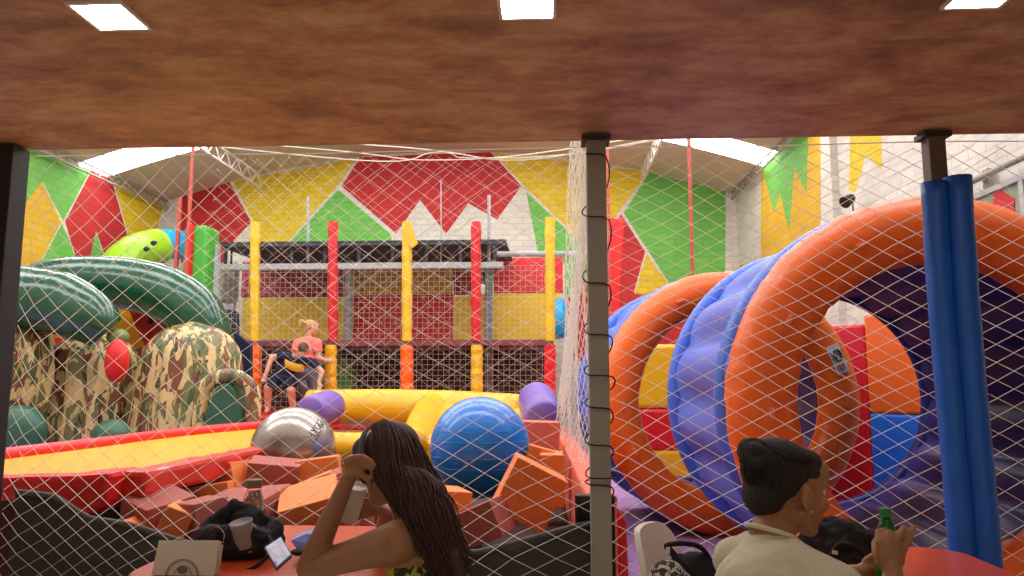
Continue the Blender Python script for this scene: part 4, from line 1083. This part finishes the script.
# ------------------------------------------------------------------ people
def frame(fwd, upv=(0, 0, 1)):
    f = V(fwd).normalized(); l = V(upv).cross(f).normalized(); u = f.cross(l); return Matrix((f, l, u)).transposed()
def head(mb, c, M, s=1.0, neck=None):
    """head in its own frame: x forward, y left, z up; c = midpoint between the ears"""
    T = lambda p: V(c)+M @ (V(p)*s)
    def e(p, r, Mx=None): mb.ell(T(p), tuple(k*s for k in r), M if Mx is None else M @ Mx, 24, 16)
    e((-.015, 0, .04), (.094, .074, .082)); e((.03, 0, -.01), (.058, .06, .085)); e((.045, 0, -.06), (.04, .042, .045))
    e((.064, 0, -.09), (.022, .024, .02)); e((.068, 0, .055), (.03, .05, .04))
    for y in (-1, 1):
        mb.cap(T((0, y*.05, -.05)), .02*s, T((.055, y*.02, -.088)), .018*s)
        e((.062, y*.035, -.02), (.026, .026, .024)); mb.cap(T((.082, y*.012, .032)), .009*s, T((.074, y*.045, .03)), .009*s)
        e((-.004, y*.079, -.004), (.018, .009, .029)); e((.0, y*.078, -.028), (.010, .008, .012)); e((.094, y*.011, -.03), (.010, .008, .008))
    mb.cap(T((.086, 0, .018)), .008*s, T((.107, 0, -.022)), .0115*s)
    e((.088, 0, -.052), (.013, .023, .007)); e((.084, 0, -.064), (.013, .02, .008))
    if neck is not None: mb.cap(T((-.02, 0, -.05)), .05*s, neck, .056*s)
def eyes(c, M, s, parent, iris=EYED):
    T = lambda p: V(c)+M @ (V(p)*s)
    for y in (-1, 1):
        e = MB().ell(T((.068, y*.031, .008)), .0125*s, nu=14, nv=10).build('eye', EYEW, parent, smooth=True)
        MB().ell(T((.0765, y*.031, .008)), .0065*s, nu=12, nv=8).build('iris', iris, e, smooth=True)
    mb = MB()
    for y in (-1, 1): mb.tube([T((.087, y*.016, .034)), T((.088, y*.032, .04)), T((.078, y*.048, .034))], [.003*s, .004*s, .002*s], 6)
    mb.build('eyebrow', HAIRD, parent, smooth=True)
def hand_from(mb, wrist, palm_c, fingers, thumb, rp=.03, rw=.026):
    wrist, palm_c = V(wrist), V(palm_c)
    mb.cap(wrist, rw, palm_c, rp*.8)
    for fg in fingers:
        k0 = V(fg[0][0]); mb.cap(palm_c.lerp(wrist, .35), rp*.55, k0, fg[0][1]*1.1); mb.chain(fg, 12)
    mb.chain(thumb, 12)

# --- woman with long hair
wa = thing('person', (-.3, 2.0, 0), 'woman with long dark hair and headband leaning on the left table, cup at her mouth', 'person')
hA = at(388, 466, 2.33); MA = frame((-.74, .62, -.34), (.12, .05, 1))
chest = V((-.36, 2.20, .80)); hip = V((-.24, 2.05, .52)); nk = at(412, 508, 2.27)
shL = at(401, 541, 2.13); shR = V((-.36, 2.40, .90)); elL = at(309, 566, 2.45); elL.z = .795
wrL = at(345, 486, 2.23)
mb = MB(); head(mb, hA, MA, 1.0, nk)
mb.ell(chest, (.125, .13, .16)).ell(V((-.30, 2.12, .68)), (.12, .15, .14)).ell(hip, (.15, .17, .12))
bk = V((-.375, 2.25, .925))
mb.cap(nk, .05, bk, .07)
mb.cap(bk, .066, shL, .058); mb.cap(bk, .066, shR, .05)
mb.chain([(shL, .062), (shL.lerp(elL, .4), .05), (elL, .041)]); mb.chain([(elL, .041), (elL.lerp(wrL, .3), .039), (wrL, .0245)])
elR = V((-.62, 2.78, .80)); wrR = at(386, 514, 2.56)
mb.chain([(shR, .05), (elR, .04), (wrR, .026)])
# legs under the table
for y0 in (-.09, .09):
    mb.chain([((-.2, 2.0+y0, .5), .085), ((-.62, 2.08+y0*1.2, .50), .06), ((-.58, 2.1+y0*1.2, .09), .038), ((-.7, 2.1+y0*1.2, .05), .03)])
# left hand curled at the temple
def F(*pts): return [(at(px, py, Y), r_) for px, py, Y, r_ in pts]
pl = at(354, 468, 2.215)
hand_from(mb, wrL, pl, [
    F((347, 460, 2.21, .0105), (354, 457.5, 2.175, .0095), (363, 461, 2.17, .0085), (366, 467, 2.185, .0078)),
    F((352, 458, 2.20, .0105), (362, 456.5, 2.165, .0095), (371, 461, 2.165, .0085), (374, 468, 2.18, .0078)),
    F((357, 460, 2.19, .0100), (367, 459.5, 2.16, .0090), (374, 465, 2.165, .0082), (375, 472, 2.18, .0075)),
    F((360, 465, 2.19, .0090), (368, 465.5, 2.165, .0080), (373, 471, 2.17, .0072), (372, 477, 2.18, .0068))],
    F((350, 474, 2.20, .0125), (359, 473, 2.18, .011), (367, 478, 2.18, .0095), (370, 484, 2.185, .0085)), .026, .024)
# right hand round the cup
pr = at(377, 508, 2.50)
hand_from(mb, wrR, pr, [
    F((370, 500, 2.49, .0095), (362, 499, 2.46, .0088), (353, 501, 2.452, .0078)),
    F((369, 505, 2.48, .0095), (361, 505, 2.455, .0088), (352, 507, 2.45, .0078)),
    F((369, 510, 2.48, .0090), (361, 511, 2.455, .0084), (353, 513, 2.452, .0074)),
    F((370, 515, 2.48, .0082), (363, 517, 2.46, .0075), (356, 519, 2.455, .0068))],
    F((374, 499, 2.51, .011), (366, 494, 2.52, .0095), (357, 493, 2.53, .0085)), .024, .022)
mb.build('body', SKIN, wa, remesh=.0048, sm=3)
# dress
mb = MB(); mb.ell(V((-.36, 2.19, .775)), (.138, .145, .155)).ell(V((-.30, 2.12, .66)), (.135, .165, .15)).ell(hip, (.18, .2, .14)).chain([((-.2, 1.93, .5), .1), ((-.55, 1.98, .5), .085)]).chain([((-.2, 2.07, .5), .1), ((-.55, 2.17, .5), .085)])
mb.build('dress', DRESS, wa, remesh=.008, sm=2)
MB().tube(bez([V((-.34, 2.06, .86)), at(421, 540, 2.13), V((-.37, 2.17, .985)), V((-.45, 2.22, .95))], 5), .006, 8).build('dress_strap', DRESS, wa, smooth=True)
# hair: scalp cap and long locks
mb = MB(); T = lambda p: hA+MA @ V(p)
mb.ell(T((-.028, 0, .042)), (.098, .086, .09), MA, 28, 18); mb.ell(T((.036, 0, .066)), (.064, .079, .056), MA, 24, 14)
mb.ell(T((.052, .02, .062)), (.05, .066, .052), MA, 24, 14)
mb.ell(T((-.065, .02, -.03)), (.062, .08, .08), MA, 24, 14); mb.ell(T((.012, .07, .01)), (.05, .022, .068), MA, 20, 12)
mb.chain([(at(402, 470, 2.27), .085), (at(412, 493, 2.25), .076), (at(426, 515, 2.2), .056), (at(442, 538, 2.13), .042), (at(453, 562, 2.09), .034), (at(458, 580, 2.07), .026)])
hair = mb.build('hair', HAIRR, wa, remesh=.007, sm=3)
def locks(seed, roots, mids, ends, n, r0, name, m, parent):
    rnd = random.Random(seed); mb = MB()
    for k in range(n):
        f = rnd.random(); g = rnd.random()
        def pick(L):
            i = f*(len(L)-1); j = min(int(i), len(L)-2); return L[j].lerp(L[j+1], i-j)
        a, b, c_ = pick(roots), pick(mids), pick(ends)
        jit = lambda s_: V((rnd.gauss(0, s_), rnd.gauss(0, s_)-.01*g, rnd.gauss(0, s_)))
        pts = bez([a, a.lerp(b, .5)+jit(.006)+V((.0, -.012, .01)), b+jit(.008)+V((0, -.03*g, 0)), c_+jit(.012)], 5)
        L_ = len(pts); mb.tube(pts, [r0*(.35+.65*math.sin(PI*min(1, (i+2)/(L_+1)))**.6)*(1-.55*(i/L_)**3) for i in range(L_)], 5)
    return mb.build(name, m, parent, smooth=True)
locks(3, [at(372, 424, 2.24), at(384, 419, 2.26), at(398, 424, 2.28), at(412, 432, 2.3)],
      [at(380, 475, 2.19), at(398, 480, 2.17), at(420, 482, 2.19), at(440, 488, 2.25)],
      [at(402, 512, 2.16), at(424, 548, 2.09), at(446, 572, 2.05), at(468, 556, 2.13)], 330, .0027, 'hair_lock', HAIRR, hair)
locks(5, [at(392, 470, 2.17), at(405, 465, 2.16), at(425, 470, 2.19), at(436, 478, 2.22)],
      [at(412, 515, 2.13), at(425, 515, 2.12), at(440, 515, 2.13), at(452, 510, 2.17)],
      [at(440, 588, 2.04), at(452, 592, 2.04), at(464, 580, 2.08), at(471, 562, 2.11)], 400, .0026, 'hair_lock', HAIRR, hair)
band = [T((.0+.014*math.sin(a), .0905*math.cos(a), .038+.098*math.sin(a))) for a in [math.radians(-25+230*k/26) for k in range(27)]]
mb = MB(); rings = []
for i, p in enumerate(band):
    nrm = (p-T((.01, 0, .03))).normalized(); f = MA @ V((1, 0, 0)); rings.append([p+f*.014+nrm*.001, p+f*.013+nrm*.006, p-f*.013+nrm*.006, p-f*.014+nrm*.001])
mb.loft(rings); mb.build('headband', TEAL, wa, smooth=True)
# paper cup at her mouth
cb, ct = at(353, 524, 2.42), at(360, 489, 2.40)
d = (ct-cb).normalized(); ln = (ct-cb).length; Mz = frame(d.orthogonal(), (0, 0, 1)); xx = d.orthogonal().normalized(); Mc = Matrix((xx, d.cross(xx), d)).transposed()
o = MB().lathe([(.024, 0), (.028, .003), (.039, ln-.004), (.041, ln), (.039, ln+.002), (.036, ln-.004)], (0, 0, 0), 28, M=Mc).build('paper_cup', CUPM, smooth=True)
o.location = cb; tag(o, 'white paper cup held to the mouth of the woman with long hair', 'cup')

# --- woman in cream T-shirt
wb_ = thing('person', (.55, 1.95, 0), 'woman with dark bun and cream T-shirt holding a green bottle at the right table', 'person')
hB = at(790, 491, 2.10); MBm = frame((.955, .28, -.14))
nkB = V((.575, 2.05, .985)); chB = V((.565, 1.99, .79)); hipB = V((.50, 1.86, .5))
shRB = V((.685, 1.93, .895)); shLB = V((.51, 2.16, .90))
mb = MB(); head(mb, hB, MBm, 1.04, nkB)
mb.ell(chB, (.12, .13, .15)).ell(V((.54, 1.93, .64)), (.12, .15, .14)).ell(hipB, (.15, .17, .12))
mb.cap(nkB, .05, chB+V((0, 0, .1)), .06)
mb.cap(chB+V((0, 0, .1)), .05, shRB, .045); mb.cap(chB+V((0, 0, .1)), .05, shLB, .045)
wrB = at(894, 580, 2.17); elB = V((.86, 2.12, .775))
mb.chain([(shRB, .052), (elB, .04), (elB.lerp(wrB, .5), .038), (wrB, .028)])
elLB = V((.72, 2.42, .79)); wrLB = at(858, 574, 2.32)
mb.chain([(shLB, .05), (elLB, .04), (wrLB, .027)])
for y0 in (-.09, .09):
    mb.chain([((.52-y0*.4, 1.9+y0, .5), .085), ((.86-y0*.4, 2.2+y0, .50), .06), ((.86-y0*.4, 2.2+y0, .09), .038), ((.95-y0*.4, 2.28+y0, .05), .03)])
pB = at(890, 558, 2.19)
hand_from(mb, wrB, pB, [
    F((880, 542, 2.185, .0130), (879, 533, 2.20, .0122), (884, 531, 2.225, .011), (892, 534, 2.235, .0085)),
    F((888, 541, 2.18, .0125), (890, 533, 2.185, .0115), (894, 535, 2.21, .0090), (896, 541, 2.23, .0082)),
    F((896, 543, 2.18, .0125), (899, 536, 2.175, .0112), (902, 531, 2.185, .0100), (904, 527, 2.20, .0088)),
    F((903, 549, 2.185, .0115), (908, 541, 2.18, .0100), (911.5, 533, 2.18, .0088), (914, 527, 2.185, .0076))],
    F((882, 560, 2.19, .0135), (876, 552, 2.215, .012), (875, 543, 2.24, .0105), (879, 537, 2.255, .009)), .032, .027)
# back of the palm
mb.ell(at(890, 555, 2.185), (.042, .02, .05))
pLB = at(868, 568, 2.33)
hand_from(mb, wrLB, pLB, [
    F((876, 561, 2.33, .0105), (884, 560, 2.33, .0098), (890, 563, 2.32, .0085)),
    F((877, 565, 2.325, .0105), (885, 566, 2.32, .0098), (891, 569, 2.31, .0085)),
    F((877, 570, 2.32, .0100), (885, 572, 2.315, .0092), (890, 575, 2.31, .0080)),
    F((875, 574, 2.32, .0090), (882, 577, 2.315, .0082), (887, 580, 2.31, .0070))],
    F((866, 561, 2.33, .0115), (873, 556, 2.33, .010), (880, 556, 2.33, .0088)), .026, .025)
mb.build('body', SKIN, wb_, remesh=.0048, sm=3)
eyes(hB, MBm, 1.04, wb_)
MB().ell(hB+MBm @ V((.002, -.094, -.038)), .0045).build('earring', METAL, wb_, smooth=True)
# T-shirt
mb = MB()
tb = nkB+V((-.012, -.012, -.036))
mb.ell(chB+V((-.005, -.01, .01)), (.145, .15, .19)).ell(V((.54, 1.93, .64)), (.15, .18, .2)).ell(V((.50, 1.86, .53)), (.17, .19, .13))
mb.ell(V((.545, 1.99, .86)), (.135, .135, .125))
mb.cap(tb, .066, shRB, .066).cap(tb, .066, shLB, .066)
mb.cap(tb+V((-.01, -.01, -.01)), .07, chB+V((-.03, -.02, .05)), .12)
sl = shRB.lerp(elB, .62); mb.tube([shRB, sl], [.066, .064], 18); sl2 = shLB.lerp(elLB, .55); mb.tube([shLB, sl2], [.062, .06], 18)
sh = crumple(mb.build('t_shirt', SHIRT, wb_, remesh=.007, sm=4), .016, .07)
# collar band and sleeve seam
cpts = [nkB+V((.062*math.cos(a)+.002, .062*math.sin(a), .016-.022*math.cos(a-.6))) for a in [2*PI*k/24 for k in range(24)]]
MB().tube(cpts, .0065, 8, closed=True).build('collar', SHIRT, wb_, smooth=True)
# hair: cap, bun, locks
T = lambda p: hB+MBm @ (V(p)*1.02)
mb = MB()
mb.ell(T((-.045, 0, .05)), (.1, .086, .088), MBm, 28, 18); mb.ell(T((.008, 0, .084)), (.070, .07, .038), MBm, 24, 14).ell(T((.004, 0, .056)), (.066, .079, .042), MBm, 24, 14)
mb.ell(T((-.078, 0, -.012)), (.052, .07, .066), MBm, 24, 14); hb = mb.build('hair', HAIRD, wb_, remesh=.006, sm=2)
bun = at(754, 453, 2.04)
mb = MB()
for k in range(3):
    path = []
    for i in range(26):
        a = i/25*2*PI*1.15+k*2.1; tl = [0, .7, -.6][k]
        path.append(bun+V((.029*math.cos(a), .025*math.sin(a)*math.cos(tl), .027*math.sin(a)*.85+.012*math.sin(tl)*math.cos(a)))+V((random.gauss(0, .0015),)*3))
    mb.tube(path, .015, 8)
mb.ell(bun, .03); mb.cap(bun, .02, T((-.085, .0, .065)), .03)
mb.build('bun', HAIRD, hb, remesh=.0035, sm=1)
rnd = random.Random(8); mb = MB()
def surf(a, b, off=1.0):   # point on the hair cap: a around, b up
    return T((-.045+.1*math.cos(b)*math.cos(a)*off, .086*math.cos(b)*math.sin(a)*off, .05+.088*math.sin(b)*off))
root = T((-.10, 0, .085))
for k in range(150):
    a = rnd.uniform(-PI, .3); b0 = rnd.uniform(-.55, .25)
    if -1.85 < a < .3: b0 = rnd.uniform(.3, .6)
    p0 = surf(a, b0, 1.01); pts = []
    aa = PI if a > 0 else -PI
    for i in range(9):
        f = i/8; A_ = a+(aa*.98-a)*f*f*.9; B_ = b0+(.62-b0)*math.sin(f*PI/2); pts.append(surf(A_, B_, 1.012+.01*math.sin(f*PI)))
    mb.tube(pts, [.0028*(1-.3*f_/8) for f_ in range(9)], 4)
mb.build('hair_lock', HAIRD, hb, smooth=True)

# --- child in navy and yellow on the play frame
KY = 11.75
def KP(px, py, Y=KY): return at(px, py, Y)
kb = thing('person', (KP(283, 405).x, KY, ZP), 'child in navy and yellow football shirt bending forward on the play frame', 'person')
hk = KP(302, 351, KY-.25); Mk = frame((.35, -.55, -.9), (0, 0.3, 1))
zf = ZP+.03
mb = MB(); head(mb, hk, Mk, .92, KP(295, 358, KY-.1))
mb.ell(KP(292, 364), (.15, .12, .17)).ell(KP(284, 374), (.14, .12, .14))
shl, shr = KP(284, 356, KY-.05), KP(312, 362, KY-.1)
mb.cap(KP(296, 359, KY-.1), .07, shl, .06).cap(KP(298, 361, KY-.1), .07, shr, .06)
w1_ = KP(266, 374, KY-.2); mb.chain([(shl, .055), (KP(272, 357, KY-.1), .045), (w1_, .032)])
w2_ = KP(319, 382, KY-.2); mb.chain([(shr, .055), (KP(322, 372, KY-.15), .045), (w2_, .032)])
for w_, dx in ((w1_, -.02), (w2_, .02)):
    pc2 = w_+V((dx, -.02, -.05)); mb.cap(w_, .03, pc2, .034)
    for j in range(4): mb.chain([(pc2+V((-.024+j*.016, -.01, -.02)), .011), (pc2+V((-.028+j*.018, -.03, -.05-.006*(j in (1, 2)))), .010), (pc2+V((-.026+j*.017, -.045, -.07)), .008)], 8)
    mb.chain([(pc2+V((.03, -.01, .0)), .013), (pc2+V((.045, -.03, -.025)), .010)], 8)
for hx, kx, ky, fx in ((277, 268, 394, 268), (290, 291, 396, 293)):
    f_ = KP(fx, 407); mb.chain([(KP(hx, 378), .085), (KP(kx, ky-6, KY-.12), .07), (V((f_.x, KY, zf+.06)), .045), (V((f_.x+.03, KY-.13, zf+.02)), .035)])
mb.build('body', SKINP, kb, remesh=.010, sm=2)
mb = MB(); mb.ell(KP(292, 364), (.175, .14, .19)).ell(KP(285, 373), (.165, .14, .15)); mb.tube([shl, shl.lerp(KP(272, 357, KY-.1), .6)], [.08, .075], 14); mb.tube([shr, shr.lerp(KP(322, 372, KY-.15), .6)], [.08, .075], 14); mb.cap(KP(296, 360, KY-.1), .08, shl, .07).cap(KP(298, 361, KY-.1), .08, shr, .07)
st = mb.build('football_shirt', NAVYF, kb, remesh=.012, sm=2)
rings = []
for k in range(9):
    f = k/8; p = KP(285+19*f, 363+3*math.sin(f*2.6)+3*f, KY-.13-.055*math.sin(f*PI)); rings.append([p+V((0, 0, .065)), p+V((0, -.012, .055)), p+V((0, -.012, -.055)), p+V((0, 0, -.065))])
MB().loft(rings).build('yellow_stripe', YELF, st, smooth=True)
mb = MB(); mb.ell(KP(284, 378), (.17, .15, .12))
for hx, kx, ky in ((277, 271, 389), (290, 291, 389)): mb.tube([KP(hx, 377), KP(kx, ky, KY-.1)], [.11, .105], 16)
mb.build('shorts', NAVYF, kb, remesh=.012, sm=2)
T = lambda p: hk+Mk @ (V(p)*.92)
MB().ell(T((-.03, 0, .045)), (.1, .085, .092), Mk).ell(T((.03, 0, .085)), (.06, .07, .035), Mk).build('hair', HAIRK, kb, remesh=.012, sm=1)
eyes(hk, Mk, .92, kb)

# --- woman in pink on the play frame
kw = thing('person', (KP(309, 405, 12.1).x, 12.1, ZP), 'blond person in a coral pink T-shirt and grey leggings on the play frame', 'person')
WY = 12.1
hw_ = KP(312, 328, WY); Mw = frame((.85, .5, -.12))
mb = MB(); head(mb, hw_, Mw, 1.08, KP(308, 338, WY))
mb.ell(KP(308, 349, WY), (.19, .14, .2)).ell(KP(309, 362, WY), (.17, .14, .17)).ell(KP(308, 373, WY), (.19, .15, .14))
s1, s2 = KP(298, 343, WY-.05), KP(317, 343, WY-.1)
mb.cap(KP(308, 340, WY), .07, s1, .065).cap(KP(308, 340, WY), .07, s2, .065)
h2_ = KP(327.5, 361, WY-.35); mb.chain([(s2, .06), (KP(318.5, 358, WY-.1), .048), (h2_, .032)])
h1_ = KP(296, 368, WY-.1); mb.chain([(s1, .06), (KP(294, 358, WY-.1), .048), (h1_, .032)])
for w_, dr in ((h2_, V((.05, -.02, .0))), (h1_, V((0, -.01, -.05)))):
    pc2 = w_+dr; mb.cap(w_, .03, pc2, .036)
    sd = dr.cross(V((0, 1, 0))).normalized()
    for j in range(4): mb.chain([(pc2+sd*(-.026+j*.017), .012), (pc2+sd*(-.028+j*.018)+dr*.8, .010), (pc2+sd*(-.026+j*.017)+dr*1.2+V((0, -.015, 0)), .008)], 8)
    mb.chain([(pc2-sd*.03, .013), (pc2-sd*.045+dr*.5, .010)], 8)
for dx, kx in ((-.09, 303), (.09, 314)):
    k0 = KP(kx, 388, WY-.12); mb.chain([(KP(308, 374, WY)+V((dx, 0, 0)), .1), (k0, .068), (V((k0.x, WY, ZP+.1)), .045), (V((k0.x+.03, WY-.14, ZP+.05)), .035)])
mb.build('body', SKINP, kw, remesh=.011, sm=2)
mb = MB(); mb.ell(KP(308, 349, WY), (.215, .165, .215)).ell(KP(309, 361, WY), (.2, .165, .18)).cap(KP(308, 341, WY), .08, s1, .078).cap(KP(308, 341, WY), .08, s2, .078)
mb.tube([s2, s2.lerp(KP(318.5, 358, WY-.1), .6)], [.085, .08], 14); mb.tube([s1, s1.lerp(KP(294, 358, WY-.1), .6)], [.085, .08], 14)
mb.build('t_shirt', PINKF, kw, remesh=.012, sm=2)
mb = MB(); mb.ell(KP(308, 374, WY), (.205, .165, .15))
for dx, kx in ((-.09, 303), (.09, 314)):
    k0 = KP(kx, 388, WY-.12); mb.cap(KP(308, 375, WY)+V((dx, 0, 0)), .115, k0, .08); mb.tube([k0, V((k0.x, WY, ZP+.14))], [.08, .058], 14)
mb.build('leggings', GREYF, kw, remesh=.012, sm=2)
T = lambda p: hw_+Mw @ (V(p)*1.08)
MB().ell(T((-.03, 0, .045)), (.1, .085, .09), Mw).ell(T((-.06, 0, -.0)), (.05, .07, .05), Mw).cap(T((-.1, 0, .05)), .03, T((-.17, .0, .07)), .045).cap(T((-.17, 0, .07)), .04, T((-.19, 0, .0)), .02).build('hair', HAIRB, kw, remesh=.011, sm=1)
eyes(hw_, Mw, 1.08, kw)
